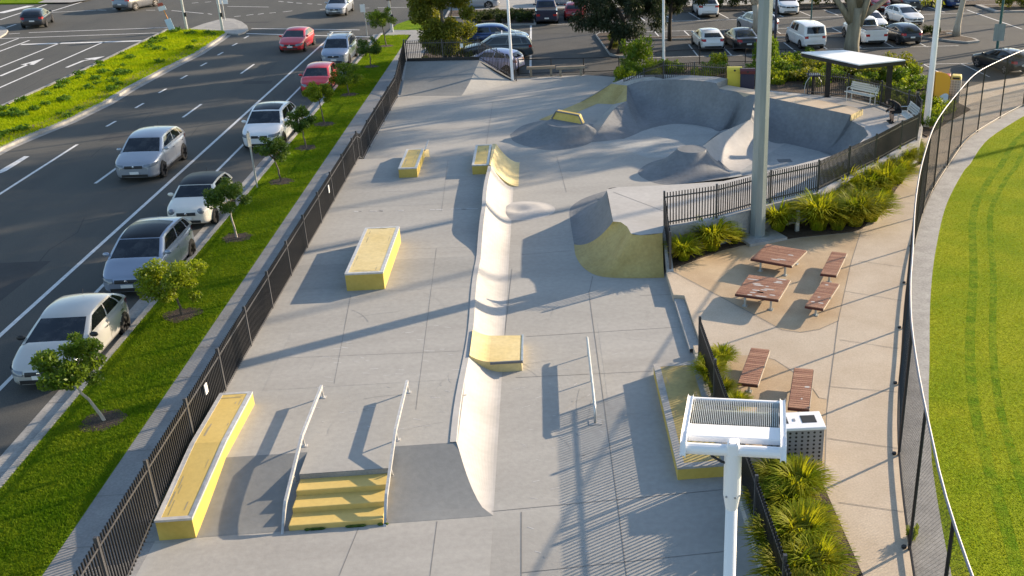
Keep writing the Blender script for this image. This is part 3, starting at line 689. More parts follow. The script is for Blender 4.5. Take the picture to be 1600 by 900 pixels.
# hump with wallride
m = MB(); base = [(797, 210), (803, 221), (830, 230.5), (868, 234.5), (905, 229.5), (926, 221), (945, 205), (930, 195), (900, 190), (862, 187), (838, 190), (815, 197)]
topp = [(853, 192), (857, 195), (868, 198), (882, 199.3), (897, 198.5), (910, 196.5), (914, 194), (905, 190), (893, 188), (880, 186), (867, 185), (858, 187)]
prs = [(P(*t_, .78), P(*b, ZV+.004)) for t_, b in zip(topp, base)]
rows = loft(prs+[prs[0]], 5, 12, 1.8); m.grid(rows, flip=True); m.add([r[-1] for r in rows[:-1]], [tuple(range(len(rows)-1))])
o = m.build('hump_ramp', 'concrete_bowl', smooth=False); tag(o, 'wide rounded grey concrete hump carrying a yellow wallride', 'skate ramp')
t = thing('wallride', 'slanted yellow wallride block with steel rim on the grey hump', 'skate wallride')
a, b, c_, d = P(862, 185.5, .78), P(910, 194, .78), P(904, 180.5, 1.12), P(869, 174, 1.12)
off = Vector((.12, .35, 0))
m = MB(); m.add([a, b, c_, d, a+off, b+off, c_+off, d+off], [(0, 1, 2, 3), (5, 4, 7, 6), (3, 2, 6, 7), (1, 5, 6, 2), (4, 0, 3, 7)]); m.build('block', 'yellow_side', t)
m = MB(); e = Vector((0, -.02, .01)); m.tube([a+e, d+e, c_+e, b+e], .04, 6); m.build('steel_edge', 'dark_edge', t)
# far raised platform, ledges along the rim
t = thing('rim_platform', 'raised tan concrete platform with yellow bank end on the far bowl rim', 'platform')
front = [Vector(v) for v in cr([P(980, 133.5, 1.0), P(1000, 127.5, 1.22), P(1025, 125, 1.45), P(1050, 124, 1.63), P(1090, 126, 1.8), P(1119, 130, 1.85)], 5)]
outer = [P(1137, 123, 1.85), P(1120, 120, 1.85), P(1080, 117.5, 1.8), P(1040, 116.5, 1.63), P(1005, 117, 1.25), P(985, 119, 1.05), P(955, 131, 1.0)]
m = MB(); m.sheet(front+outer); ol_ = [front[-1]]+outer+[front[0]]
m.grid([ol_, [Vector((v.x, v.y, -.1)) for v in ol_]], flip=True); m.build('deck', 'concrete_wall', t)
BZ = .30
b0, b1, b2 = P(905, 160.5, BZ), P(958, 163, BZ), P(979, 158, .75)
m = MB(); m.grid(loft([(P(955, 131, 1.004), b0), (P(979.5, 133.5, 1.004), b1)], 1, 8, 1.25, False)); m.add([P(979.8, 133.5, 1.004), b1, b2], [(0, 1, 2)]); m.build('painted_bank', 'olive_paint', t)
m = MB(); o0, o1, o2 = P(842, 187.5, ZV+.006), P(905, 190.5, ZV+.006), P(938, 190, ZV+.006)
m.grid([[o0, o1, o2], [b0, b1, b1]], flip=True)
sh_in = [P(925, 221, ZV), P(943, 193, .42), P(961, 169, .66), P(979, 158, .75)]; sh_out = [P(918, 216, ZV), P(926, 196, ZV+.004), P(938, 184, .15), b1]
m.grid([sh_in, sh_out]); m.build('apron', 'concrete', t)
m = MB(); k0, k1 = b0.lerp(b1, .55), o0.lerp(o1, .45); e_ = Vector((0, 0, .006)); m.add([b0+e_, k0+e_, k1+e_, o0+e_], [(3, 2, 1, 0)]); m.build('painted_floor', 'olive_paint', t)
m = MB(); tp_ = P(955, 131, 1.0); m.add([tp_, b0, o0, (b0.x, b0.y, 0), (tp_.x, tp_.y, 0)], [(0, 1, 3, 4), (1, 2, 3)]); m.build('side_skirt', 'concrete', t)
t = thing('rim_ledge', 'long tan concrete ledge with yellow ends along the right bowl rim', 'skate ledge')
pl = [P(x, y, LZ) for x, y in ((1119, 137.5), (1150, 143), (1180, 148), (1195, 151), (1212, 154.8), (1230, 158.5), (1246, 162), (1262, 165), (1283, 169.5), (1305, 174), (1329, 179), (1348, 170), (1290, 158), (1220, 146), (1160, 137), (1137, 133))]
m = MB(); m.prism([(p.x, p.y) for p in pl], ZR-.05, LZ); m.build('block', 'plaza_light', t)
a, b = P(1329.4, 179.4, LZ), P(1348.4, 170.2, LZ)
m = MB(); m.add([a, b, (b.x, b.y, ZR+.01), (a.x, a.y, ZR+.01)], [(0, 3, 2, 1)]); o = m.build('painted_end', 'yellow_pale', t); o.location = (.01, -.01, 0)
# quarter pipe grey + yellow
t = thing('quarter_pipe', 'grey and ochre concrete quarter pipe below the pale platform', 'skate ramp')
qq = [((949, 296, ZR), (928, 304, ZV)), ((948.5, 298, ZR), (908, 312, ZV)), ((949, 303, ZR), (894, 322, ZV)), ((950, 310, ZR), (890, 332, ZV)), ((954, 328, ZR), (893, 358, ZV)), ((958, 346, ZR), (897, 382, ZV))]
m = MB(); m.grid(loft([(P(*a), P(*b)+Vector((0, 0, .005))) for a, b in qq], 5, 12, 2.1), flip=True)
m.grid(loft([(P(949, 296, ZR), P(928, 304, ZV)), (P(965, 292.5, ZR), P(962, 296, ZV)), (P(1060, 288, ZR), P(1055, 291, ZV)), (P(1180, 272, ZR), P(1172, 281, ZV))], 4, 8, 2), flip=False)
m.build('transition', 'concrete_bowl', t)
qy = [((958, 346, ZR), (897, 382, ZV)), ((970, 347, ZR), (899, 398, ZV)), ((977, 351, ZR), (907, 413, ZV)), ((982, 357, ZR), (919, 424, ZV)), ((987, 365.5, ZR), (936, 431.5, ZV)), ((1000, 367.5, ZR), (962, 434.5, ZV)), ((1018, 366.5, ZR), (1000, 435, ZV)), ((1035, 364, ZR), (1038, 434, ZV))]
m = MB(); m.grid(loft([(P(*a), P(*b)+Vector((0, 0, .005))) for a, b in qy], 4, 12, 1.9), flip=True); m.build('painted_corner', 'olive_paint', t)
a, b = P(1036, 364, ZR), P(1039, 434, ZV)
m = MB(); m.add([(3.56, 29.25, 0), (3.76, 29.25, 0), (3.76, 31.0, 0), (3.56, 31.0, 0), (3.56, 29.25, ZP+.02), (3.76, 29.25, ZP+.02), (3.76, 31.0, ZR), (3.56, 31.0, ZR)], [(0, 1, 5, 4), (1, 2, 6, 5), (3, 0, 4, 7), (4, 5, 6, 7), (2, 3, 7, 6)]); m.prism([(3.58, 29.3), (3.74, 29.3), (3.74, 31.05), (3.58, 31.05)], .0, ZP+.03); m.build('end_kerb', 'concrete_wall', t)
# retaining wall below the ring fence
m = MB(); top = [Vector((x, y, ZR)) for x, y in FR+[FF[0]]]
m.grid([[v+Vector((0, 0, .004)) for v in top], [Vector((v.x+.10, v.y-.12, ZR+.004)) for v in top], [Vector((v.x+.10, v.y-.12, .2)) for v in top]], flip=True)
tag(m.build('retaining_wall', 'concrete_wall'), 'low grey concrete retaining wall under the curved black fence', 'wall')
for i in range(len(FR)-1):
    for tt in (.33, .66, 1):
        x = FR[i][0]*(1-tt)+FR[i+1][0]*tt+.10; y = FR[i][1]*(1-tt)+FR[i+1][1]*tt-.125
        jt.box((x, y, .65), (.015, .02, .68))
# back edge of ring to the car park side
m = MB(); top = [Vector((x, y, ZR)) for x, y in FF[:6]]+[P(1135, 133, ZR)]
m.grid([[v+Vector((.1, .1, .004)) for v in top], [Vector((v.x+.1, v.y+.1, -.2)) for v in top]], flip=True)
tag(m.build('retaining_wall', 'concrete_wall'), 'low concrete wall edge behind the shelter facing the car park', 'wall')

# ------------------------------------------------------------------ plaza, path, oval
FC = [(4.6, 4.0), (5.6, 11.0), (6.4, 14.6), (7.3, 17.9), (8.1, 20.3), (8.9, 22.4), (10.5, 26.6), (12.2, 30.6), (14.4, 35.2), (17.2, 40.0), (19.5, 43.6), (22.0, 46.5), (24.4, 49.0), (28.0, 52.5), (33.0, 56.6), (40, 61)]
FCs = [tuple(v) for v in cr(FC, 6)]
pz = [(3.75, 4), (3.75, 23.4), (3.62, 23.5), (3.62, 24.0), (3.84, 24.0), (3.84, 27.35), (3.52, 27.45), (3.52, 29.3), (3.75, 29.3), (3.9, 31)]+[(x+.3, y-.2) for x, y in FR[1:]]+[(17.7, 46), (19, 49.5), (21.5, 52.5), (25, 55.2), (30, 57.5), (40, 63)]+[(x, y) for x, y in FCs[::-1]]
struct(MB().prism(pz, .0, ZP), 'plaza', 'plaza_light')
# exposed-aggregate tan areas
ta = [P(x, y, ZP) for x, y in ((1048, 421), (1075, 412), (1130, 392), (1165, 383), (1205, 378), (1250, 372), (1330, 364), (1345, 362), (1330, 410), (1311, 500), (1280, 514), (1250, 519), (1222, 515), (1180, 492), (1120, 460), (1050, 423))]
struct(MB().sheet(ta, ZP+.004), 'plaza_tan_paving', 'plaza')
tb = [P(x, y, ZP) for x, y in ((1140, 556), (1180, 555), (1210, 562), (1235, 578), (1268, 605), (1280, 622), (1292, 624), (1288, 730), (1200, 770), (1150, 700))]
struct(MB().sheet(tb, ZP+.004), 'plaza_tan_paving', 'plaza')
pj = [[(1051, 424), (1120, 461), (1180, 493), (1222, 516), (1250, 520), (1280, 515), (1311, 501)], [(1345, 362), (1330, 410), (1310, 500), (1292, 640), (1288, 760)], [(1140, 556), (1080, 554)], [(1180, 555), (1210, 562), (1235, 578), (1268, 605), (1280, 622), (1292, 624)], [(1292, 685), (1405, 701)], [(1295, 604), (1402, 613)], [(1312, 531), (1404, 545)], [(1320, 455), (1410, 470)], [(1342, 408), (1415, 418)], [(1310, 785), (1412, 800)], [(1375, 316), (1432, 318)], [(1392, 282), (1440, 278)]]
for l_ in pj: jt.ribbon([P(x, y, ZP) for x, y in l_], .016, ZP+.009)
struct(jt, 'expansion_joints', 'joint')
# notch step
m = MB(); m.sheet([(3.53, 24.02), (3.83, 24.02), (3.83, 27.32), (3.53, 27.4)], .24); m.add([(3.53, 24.02, .24), (3.53, 27.4, .24), (3.53, 27.4, .1), (3.53, 24.02, .1)], [(0, 3, 2, 1)]); struct(m, 'plaza_step', 'concrete_wall')
# oval kerb and turf
ev = []
for i, (x, y) in enumerate(FCs):
    a = FCs[max(i-1, 0)]; b = FCs[min(i+1, len(FCs)-1)]; t = Vector((b[0]-a[0], b[1]-a[1])).normalized(); n_ = Vector((t.y, -t.x))
    wv = .70 if y < 18 else (.72 if y < 40 else .8)
    ev.append((x+n_.x*.02, y+n_.y*.02, x+n_.x*wv, y+n_.y*wv, x+n_.x*2.3, y+n_.y*2.3, x+n_.x*3.9, y+n_.y*3.9, n_))
ok = MB(); ok.prism([(e[0], e[1]) for e in ev]+[(e[2], e[3]) for e in ev[::-1]], .0, ZP+.012); struct(ok, 'oval_kerb', 'kerb')
ov = [(e[2], e[3]) for e in ev]+[(140, 61), (140, 4)]
struct(MB().prism(ov, .0, ZP-.01), 'oval_grass', 'grass_oval')
tr = MB()
for o_, wd_ in ((1.95, .26), (2.55, .20), (4.1, .28), (4.7, .24)):
    tr.ribbon([Vector((e[2]+e[8].x*(o_-.8)+.12*math.sin(e[3]*.5), e[3]+e[8].y*(o_-.8), 0)) for e in ev], wd_, ZP-.0075)
struct(tr, 'mower_tracks', 'grass_track')
# garden bed inside curve
gb = [P(x, y, ZP) for x, y in ((1049, 421), (1075, 411), (1130, 391), (1163, 383), (1205, 377), (1250, 371), (1330, 363), (1348, 357), (1368, 335), (1392, 308), (1412, 280), (1426, 250), (1434, 226))]
gbp = [(v.x, v.y) for v in gb]+[(17.9, 46.5)]+[(x+.12, y-.14) for x, y in FR[::-1]]
struct(MB().prism(gbp, .3, ZP+.03), 'garden_bed', 'mulch')
struct(MB().sheet([(3.85, 4), (5.0, 4), (5.35, 13), (5.4, 17.6), (4.0, 18.2), (3.85, 18.2)], ZP+.03), 'garden_bed', 'mulch')
struct(MB().prism([(3.57, 13.8), (3.74, 13.8), (3.74, 23.4), (3.57, 23.4)], 0, ZP+.05), 'bed_edging', 'concrete_wall')
struct(MB().prism([(17.6, 44), (19.6, 46.6), (21.8, 49.0), (21.6, 52.4), (24, 55), (20, 58.4), (16, 58.8), (10, 62), (5, 62.3), (4.2, 58), (4.0, 55.2), (6.6, 55.1), (9.8, 53.9), (11.2, 52.8), (13.7, 51.5), (15.5, 50.2), (16.75, 48.2), (17.4, 45.6)], -.1, ZP+.06), 'garden_bed', 'mulch')

# ------------------------------------------------------------------ picket fences
def picket_fence(name, label, pts, extra=True, spacing=.10):
    t = thing(name, label, 'fence')
    for i, p in enumerate(pts):
        zb, ztp = p[2], p[3]
        m = MB(); m.box((p[0], p[1], (zb-.05+ztp+.06)/2), (.065, .065, ztp+.11-zb)); m.build('post', 'black_rail_sunlit', t)
    for i in range(len(pts)-1):
        a, b = pts[i], pts[i+1]; d = Vector((b[0]-a[0], b[1]-a[1])); L = d.length
        ang = math.atan2(d.y, d.x); m = MB(); n = max(2, int(L/spacing))
        for off in (-.16, None):
            za = a[3]-.16 if off else a[2]+.14; zb = b[3]-.16 if off else b[2]+.14
            A, B = Vector((a[0], a[1], za)), Vector((b[0], b[1], zb)); nx = Vector((-d.y, d.x, 0)).normalized()*.018
            vs = [A-nx+Vector((0, 0, -.02)), A+nx+Vector((0, 0, -.02)), A+nx+Vector((0, 0, .02)), A-nx+Vector((0, 0, .02))]
            vs += [v+(B-A) for v in vs]
            m.add(vs, [(0, 1, 2, 3), (7, 6, 5, 4), (0, 4, 5, 1), (1, 5, 6, 2), (2, 6, 7, 3), (3, 7, 4, 0)])
        for k in range(1, n):
            s = k/n; z0 = a[2]*(1-s)+b[2]*s+.04; z1 = a[3]*(1-s)+b[3]*s
            m.box((a[0]+d.x*s, a[1]+d.y*s, (z0+z1)/2), (.030, .030, z1-z0), ang, mi=1)
        m.build('picket_panel', ['black_rail_sunlit', 'black_metal'], t)
    return t
left = []
y = 8.0
while y < 42.6:
    left.append((-8.1, y, .14 if y < 17.4 else .50, 1.70)); y += 2.42
left.append((-8.1, 43.0, .5, 1.70)); left.append((-8.15, 44.0, .12, 1.34))
for y in (46.4, 48.8, 51.2, 53.6, 56.6): left.append((-8.2, y, .12, 1.34))
left += [(-8.2, 58.9, .62, 1.84), (-8.2, 61.55, 1.2, 2.42)]
picket_fence('picket_fence', 'long straight black picket fence between the street footpath and the skate deck', left)
picket_fence('picket_fence', 'black picket fence across the top of the far bank ramp, sloping at one end', [(-8.1, 61.62, 1.2, 2.4), (-6.0, 61.62, 1.2, 2.4), (-3.88, 61.6, 1.2, 2.4), (-2.8, 60.95, .66, 1.9), (-1.72, 60.3, .12, 1.4)])
m = MB(); m.box((-5.98, 61.52, 1.27), (4.2, .08, .22)); tag(m.build('plinth_board', 'black_metal'), 'black kick board along the top edge of the far bank ramp', 'board')
MBs = MB().box((-6.0+1.15, 61.56, 2.05), (.16, .02, .24)); tag(MBs.build('notice_plate', 'sign_white'), 'small white notice plate hung on the far picket fence', 'sign')
tag(MB().box((-8.03, 21.2, 1.38), (.02, .16, .24)).build('notice_plate', 'sign_white'), 'small white notice plate on the street fence near the long yellow ledge', 'sign')
tag(MB().box((-8.03, 36.2, 1.35), (.02, .13, .28)).build('notice_plate', 'sign_white'), 'small white notice plate on the street fence halfway along the deck', 'sign')
ring = [(3.66, 29.35, .36, 1.62), (3.66, 30.9, ZR-.02, ZR+1.15)]+[(x, y, ZR+.02, ZR+1.15) for x, y in FR[1:]]+[(FF[0][0], FF[0][1], ZR, ZR+1.15)]
ring2 = []
for i in range(len(ring)-1):
    ring2.append(ring[i])
ring2.append(ring[-1])
picket_fence('picket_fence', 'curved black picket fence above the garden bed along the near side of the bowl', ring2)
back = [(x, y, ZR, ZR+1.15) for x, y in FF[:5]]
picket_fence('picket_fence', 'black picket fence behind the shelter and silver benches', [(x+.06, y+.05, a, b) for x, y, a, b in back])
picket_fence('picket_fence', 'black picket fence behind the yellow and maroon bins, sloping down at its far end', [tuple(P(x, y, ZR+1.1))[:2]+(ZR-.05, ZR+1.1) for x, y in ((1190, 106), (1135, 101.5), (1085, 98.5), (1037, 97))]+[tuple(P(1006, 108, 1.75))[:2]+(.6, 1.75), tuple(P(975, 123, 1.3))[:2]+(.13, 1.3)])
picket_fence('picket_fence', 'black picket fence dividing the plaza benches from the near skate floor', [(3.66, 23.15, .38, 1.56)]+[(3.66, y, .38, 1.56) for y in (20.75, 18.3, 15.9, 13.5, 11.1)])

# ------------------------------------------------------------------ chain-link oval fence
t = thing('chainlink_fence', 'tall curved chain link fence with pale top rail around the oval', 'fence')
# resample at even posts
dense = [Vector(v) for v in cr(FC, 30)]; posts = []; acc = 0; last = dense[0]; nxt = 0
cum = [0]
for i in range(1, len(dense)): cum.append(cum[-1]+(dense[i]-dense[i-1]).length)
def at_len(s):
    for i in range(1, len(cum)):
        if cum[i] >= s:
            k = (s-cum[i-1])/(cum[i]-cum[i-1]); return dense[i-1].lerp(dense[i], k)
    return dense[-1]
SP = 3.3; start = 1.2; ss = []
s = start
while s < cum[-1]: ss.append(s); s += SP
HT = 3.42
for s in ss:
    p = at_len(s); m = MB(); m.tube([(p.x, p.y, ZP-.05), (p.x, p.y, HT)], .034, 8); m.tube([(p.x-.09, p.y+.05, ZP), (p.x-.09, p.y+.05, ZP+.05)], .05, 6); m.build('post', 'black_metal', t)
MB().tube([(at_len(s).x, at_len(s).y, HT) for s in np.arange(start, cum[-1]-.3, .8)], .025, 8).build('top_rail', 'pipe_grey', t, smooth=True)
MB().tube([(at_len(s).x, at_len(s).y, ZP+.09) for s in np.arange(start, cum[-1]-.3, .8)], .026, 6).build('bottom_rail', 'black_metal', t)
pitch = .10; h = HT-ZP-.12
for i in range(len(ss)-1):
    a, b = at_len(ss[i]), at_len(ss[i+1]); d = b-a; L = d.length; u = d/L; nrm = Vector((-u.y, u.x))
    m = MB(); k = -h
    wr = .0020 if ss[i] < 20 else .0026
    while k < L:
        for sgn in (1, -1):
            s0, z0, s1, z1 = k, 0.0, k+h, h
            if s0 < 0: z0 = -s0; s0 = 0
            if s1 > L: z1 = h-(s1-L); s1 = L
            if z1 - z0 < .02: continue
            if sgn < 0: z0, z1 = h-z0, h-z1
            A = Vector((a.x+u.x*s0, a.y+u.y*s0, ZP+.1+z0)); B = Vector((a.x+u.x*s1, a.y+u.y*s1, ZP+.1+z1))
            t3 = (B-A).normalized(); n3 = Vector((nrm.x, nrm.y, 0)); b3 = t3.cross(n3)
            c3 = [n3*wr, -n3*wr*.5+b3*wr*.87, -n3*wr*.5-b3*wr*.87]
            off = n3*(.004*sgn)
            m.add([A+off+c for c in c3]+[B+off+c for c in c3], [(0, 1, 4, 3), (1, 2, 5, 4), (2, 0, 3, 5)])
        k += pitch
    m.build('wire_mesh', 'wire', t)
    if True:
        for zz in (ZP+1.15, ZP+2.2):
            pass

# ------------------------------------------------------------------ light poles
def lattice_pole(name, label, base, h, r0, r1, mat, n=8, plinth=True, cat='light pole', flange=True):
    t = thing(name, label, cat, base)
    MB().tube([(0, 0, .02), (0, 0, h*.5), (0, 0, h)], [r0, (r0+r1)/2, r1], n, phase=.3).build('shaft', mat, t)
    if flange: MB().tube([(0, 0, .0), (0, 0, .05)], r0*1.6, 16).build('base_flange', 'galv', t)
    if plinth: MB().box((.05, -.05, -.02), (1.5, 1.3, .12), .35).build('plinth', 'concrete_wall', t)
    return t
b = P(1183, 368, ZP+.06)
tp = lattice_pole('light_pole', 'thick green grey octagonal light pole on a concrete plinth in the garden bed', b, 27, .275, .15, 'pole_green')
MB().tube([(0, 0, 8.4), (0, 0, 8.6)], .262, 8, phase=.3).build('joint_collar', 'pole_green', tp)
for z in (26.2,):
    m = MB(); m.box((0, 0, z), (3.4, .12, .12), R(30)); m.build('crossarm', 'galv', tp)
    for k in (-1.3, 0, 1.3): MB().box((k*math.cos(R(30)), k*math.sin(R(30)), z-.35), (.6, .35, .5), R(30)).build('floodlight', 'grey_metal', tp)
def slim_pole(label, base, h, mat='white_metal', r=.09, top=True):
    t = lattice_pole('light_pole', label, base, h, r, r*.6, mat, n=10, plinth=False)
    m = MB(); m.box((-.35, -.15, h+.02), (.8, .45, .10), .4); m.build('lamp_head', 'white_metal', t)
    return t
slim_pole('slim pale light pole at the car park corner of the far bank ramp', P(801, 127, ZV), 10.5)
slim_pole('slim pale light pole behind the far bowl platform, right of the timber log barrier', P(1037, 106, .4), 10.5)
slim_pole('pale tapered light pole beside the orange swirl sign', P(1447, 199, ZP), 11, r=.17)
lattice_pole('lamp_post', 'thin dark navy lamp post behind the thick green grey pole', P(1209, 108, 0), 9, .09, .06, 'pole_navy', plinth=False, flange=False)
tt = lattice_pole('lamp_post', 'thin dark teal lamp post with a small sign in the right car park', P(1556, 92, 0), 9, .1, .07, 'pole_teal', plinth=False, flange=False)
MB().box((-.05, -.12, 1.75), (.75, .03, 1.1)).build('sign_plate', 'pole_green', tt)

# near floodlight on its own pole
fp = P(1145, 720, 0); dirn = Vector((fp.x, fp.y)).normalized(); hd = 7.55
px_, py_ = dirn.x*hd, dirn.y*hd
rz = -math.atan2(dirn.x, dirn.y)
# pole top height so it sits at pixel row 705
zt = CAM_H-hd*math.tan(PITCH+math.atan((700-CY)/FPX))
t = thing('floodlight_pole', 'white floodlight on a white pole in the foreground, seen from behind', 'floodlight', (px_, py_, 0), rz)
MB().tube([(0, 0, 0), (0, 0, zt-.55)], [.085, .054], 20).build('pole', 'white_metal', t, smooth=True)
MB().tube([(0, 0, zt-.62), (0, 0, zt-.50), (0, 0, zt-.48), (0, 0, zt-.03), (0, -.0, zt+.02)], [.056, .074, .078, .078, .07], 20).build('collar', 'white_metal', t)
m = MB()
for a in (-2.2, -1.2, -.5): m.tube([(.078*math.cos(a), .078*math.sin(a), zt-.46), (.088*math.cos(a), .088*math.sin(a), zt-.46)], .010, 6)
m.build('bolt', 'grey_metal', t)
hdn = empty('head', (0, 0, zt)); hdn.parent = t
def hb(name, mat, c, d, bev=.01):
    return MB().box(c, d).build(name, mat, hdn, bevel=bev)
hdn.rotation_euler = (R(-4), 0, R(-1.2)); hdn.scale = (.93, 1.0, 1.0)
W2 = .465
o = MB().tube([(-W2, -.02, .0), (W2, -.02, .0)], .052, 14); o.build('crossbar', 'white_metal', hdn)
MB().box((0, -.01, .02), (.115, .13, .13)).build('bracket', 'white_metal', hdn, bevel=.02)
m = MB()
for a in (-.035, .035): m.tube([(a, -.06, .086), (a, -.06, .090)], .007, 8)
m.build('screw', 'grey_metal', hdn)
hb('rear_plate', 'white_metal', (0, .225, .03), (.90, .24, .06))
hb('recess_plate', 'white_metal', (0, .06, -.035), (.90, .15, .02)); hb('front_rim', 'white_metal', (0, .865, .035), (.92, .04, .07)); hb('body_tray', 'lens', (0, .60, -.05), (.88, .50, .02))
m = MB()
for k in range(46):
    m.box((-.425+k*.85/45, .60, .025), (.0055, .49, .075))
m.build('cooling_fins', 'fin', hdn)
for s_ in (-1, 1):
    pf = [(-.10, -.04), (.02, -.06), (.82, -.055), (.91, .0), (.87, .085), (.10, .10), (-.04, .075)]
    m = MB(); m.add([(s_*.445, y_, z_) for y_, z_ in pf]+[(s_*.50, y_, z_) for y_, z_ in pf], [tuple(range(7)), tuple(range(13, 6, -1))]+[(i, (i+1) % 7, 7+(i+1) % 7, 7+i) for i in range(7)]); m.build('end_cheek', 'white_metal', hdn, bevel=.014)
m = MB(); m.tube([(-.26, .10, -.03), (-.2, .02, -.09), (-.1, -.02, -.12), (-.04, -.02, -.13)], .012, 8); m.build('cable', 'plastic_black', hdn, smooth=True)

# ------------------------------------------------------------------ plaza furniture
def slat_bench(name, cat, label, quad, zt, worn, group=None, table=False):
    c = sum(quad, Vector())/4; ex = ((quad[1]-quad[0])+(quad[2]-quad[3]))/2; ey = ((quad[3]-quad[0])+(quad[2]-quad[1]))/2
    L1, L2 = ex.length, ey.length; ang = math.atan2(ex.y, ex.x)
    t = thing(name, label, cat, (c.x, c.y, ZP), ang, group)
    hh = zt-ZP; th = .07
    MB().box((0, 0, hh-th/2-.015), (L1, L2, th)).build('frame', 'wood_dark', t, bevel=.006)
    m = MB(); n = int(L2/.095)
    for k in range(n): m.box((0, -L2/2+(k+.5)*L2/n, hh-.004), (L1-.03, L2/n-.012, .024))
    m.build('slats', 'wood_red', t, bevel=.003)
    rs = random.Random(hash(label) % 1000); m = MB()
    for k in range(worn):
        j = rs.randrange(n); x = rs.uniform(-.32, .32)*L1; w_ = rs.uniform(.08, .32)*L1
        y0 = -L2/2+(j+.5)*L2/n; hw = (L2/n-.02)/2
        pts = [(x-w_/2, -hw*.3), (x-w_*.35, -hw), (x+w_*.3, -hw*.9), (x+w_/2, hw*.1), (x+w_*.25, hw), (x-w_*.3, hw*.8)]
        m.sheet([(max(-L1/2+.03, min(L1/2-.03, a)), y0+b_, 0) for a, b_ in pts], hh+.0105)
    tag(m.build('worn_patch', 'wood_worn', t), kind='stuff') if worn else None
    # pale edge rail on the right side
    MB().box((L1/2+.008, 0, hh-.03), (.018, L2, .05)).build('edge_rail', 'plaza_light', t)
    legs = [(-L1*.3, -L2*.36), (L1*.3, -L2*.36), (-L1*.3, L2*.36), (L1*.3, L2*.36)] if table else [(0, -L2*.36), (0, L2*.36)]
    for x, y in legs:
        m = MB(); m.tube([(x, y, .0), (x, y, hh-.08)], .035, 10); m.box((x, y, .012), (.15, .15, .024)); m.build('leg', 'galv', t)
    return t
def Q(z, *p): return [P(x, y, z) for x, y in p]
slat_bench('picnic_table', 'picnic table', 'red brown slatted table by the light pole with one pale worn rectangle', Q(.80, (1180, 404), (1243, 417), (1255, 390), (1191, 381)), .80, 3, table=True)
slat_bench('picnic_table', 'picnic table', 'heavily worn red brown slatted table with many white flaked patches', Q(.80, (1152, 459), (1220, 469), (1231, 437), (1166, 429)), .80, 16, table=True)
slat_bench('slat_bench', 'bench', 'short red brown slatted bench right of the table by the pole', Q(.72, (1283, 427), (1309, 431), (1321, 395), (1298, 393)), .72, 0)
slat_bench('slat_bench', 'bench', 'red brown slatted bench with three white worn patches', Q(.72, (1265, 478), (1294, 484), (1304, 442), (1277, 439)), .72, 4)
slat_bench('slat_bench', 'bench', 'clean brown slatted bench beside the near plaza fence', Q(.72, (1156, 598), (1188, 602), (1199, 546), (1170, 543)), .72, 0)
slat_bench('slat_bench', 'bench', 'brown slatted bench standing behind the perforated litter bin', Q(.72, (1230, 636), (1265, 640), (1271, 577), (1241, 575)), .72, 2)
# perforated bin enclosure
qd = Q(1.28, (1196, 672), (1285, 676), (1283, 648), (1198, 641)); c = sum(qd, Vector())/4
t = thing('litter_bin', 'white topped twin litter bin with perforated grey sides beside the plaza path', 'litter bin', (c.x, c.y, ZP+.03), R(-2))
MB().box((0, 0, .44), (1.22, .62, .86)).build('body', 'grey_metal', t, bevel=.01)
MB().box((0, 0, .905), (1.27, .68, .07)).build('lid', 'white_metal', t, bevel=.015)
for x in (-.3, .32): MB().box((x, .02, .943), (.32, .30, .008)).build('opening', 'plastic_black', t)
MB().box((0, 0, .945), (.05, .1, .012)).build('hinge', 'grey_metal', t)
for sx in (-1, 1):
    m = MB()
    for i in range(9):
        for j in range(8):
            x = -.53+i*.132; z = .1+j*.1; m.tube([(x, sx*.311, z), (x, sx*.314, z)], .028, 8)
    m.build('perforations', 'plastic_black', t)
m = MB()
for i in range(5):
    for j in range(8):
        y = -.24+i*.12; z = .1+j*.1; m.tube([(.611, y, z), (.614, y, z)], .028, 8)
m.build('perforations', 'plastic_black', t)
b = P(1245, 362, ZP); t = thing('bollard', 'short grey bollard between the grass clumps by the path', 'bollard', b)
MB().box((0, 0, .38), (.15, .10, .76), .3).build('post', 'galv', t, bevel=.02); MB().box((0, 0, .78), (.13, .09, .05), .3, taper=.6).build('cap', 'galv', t)

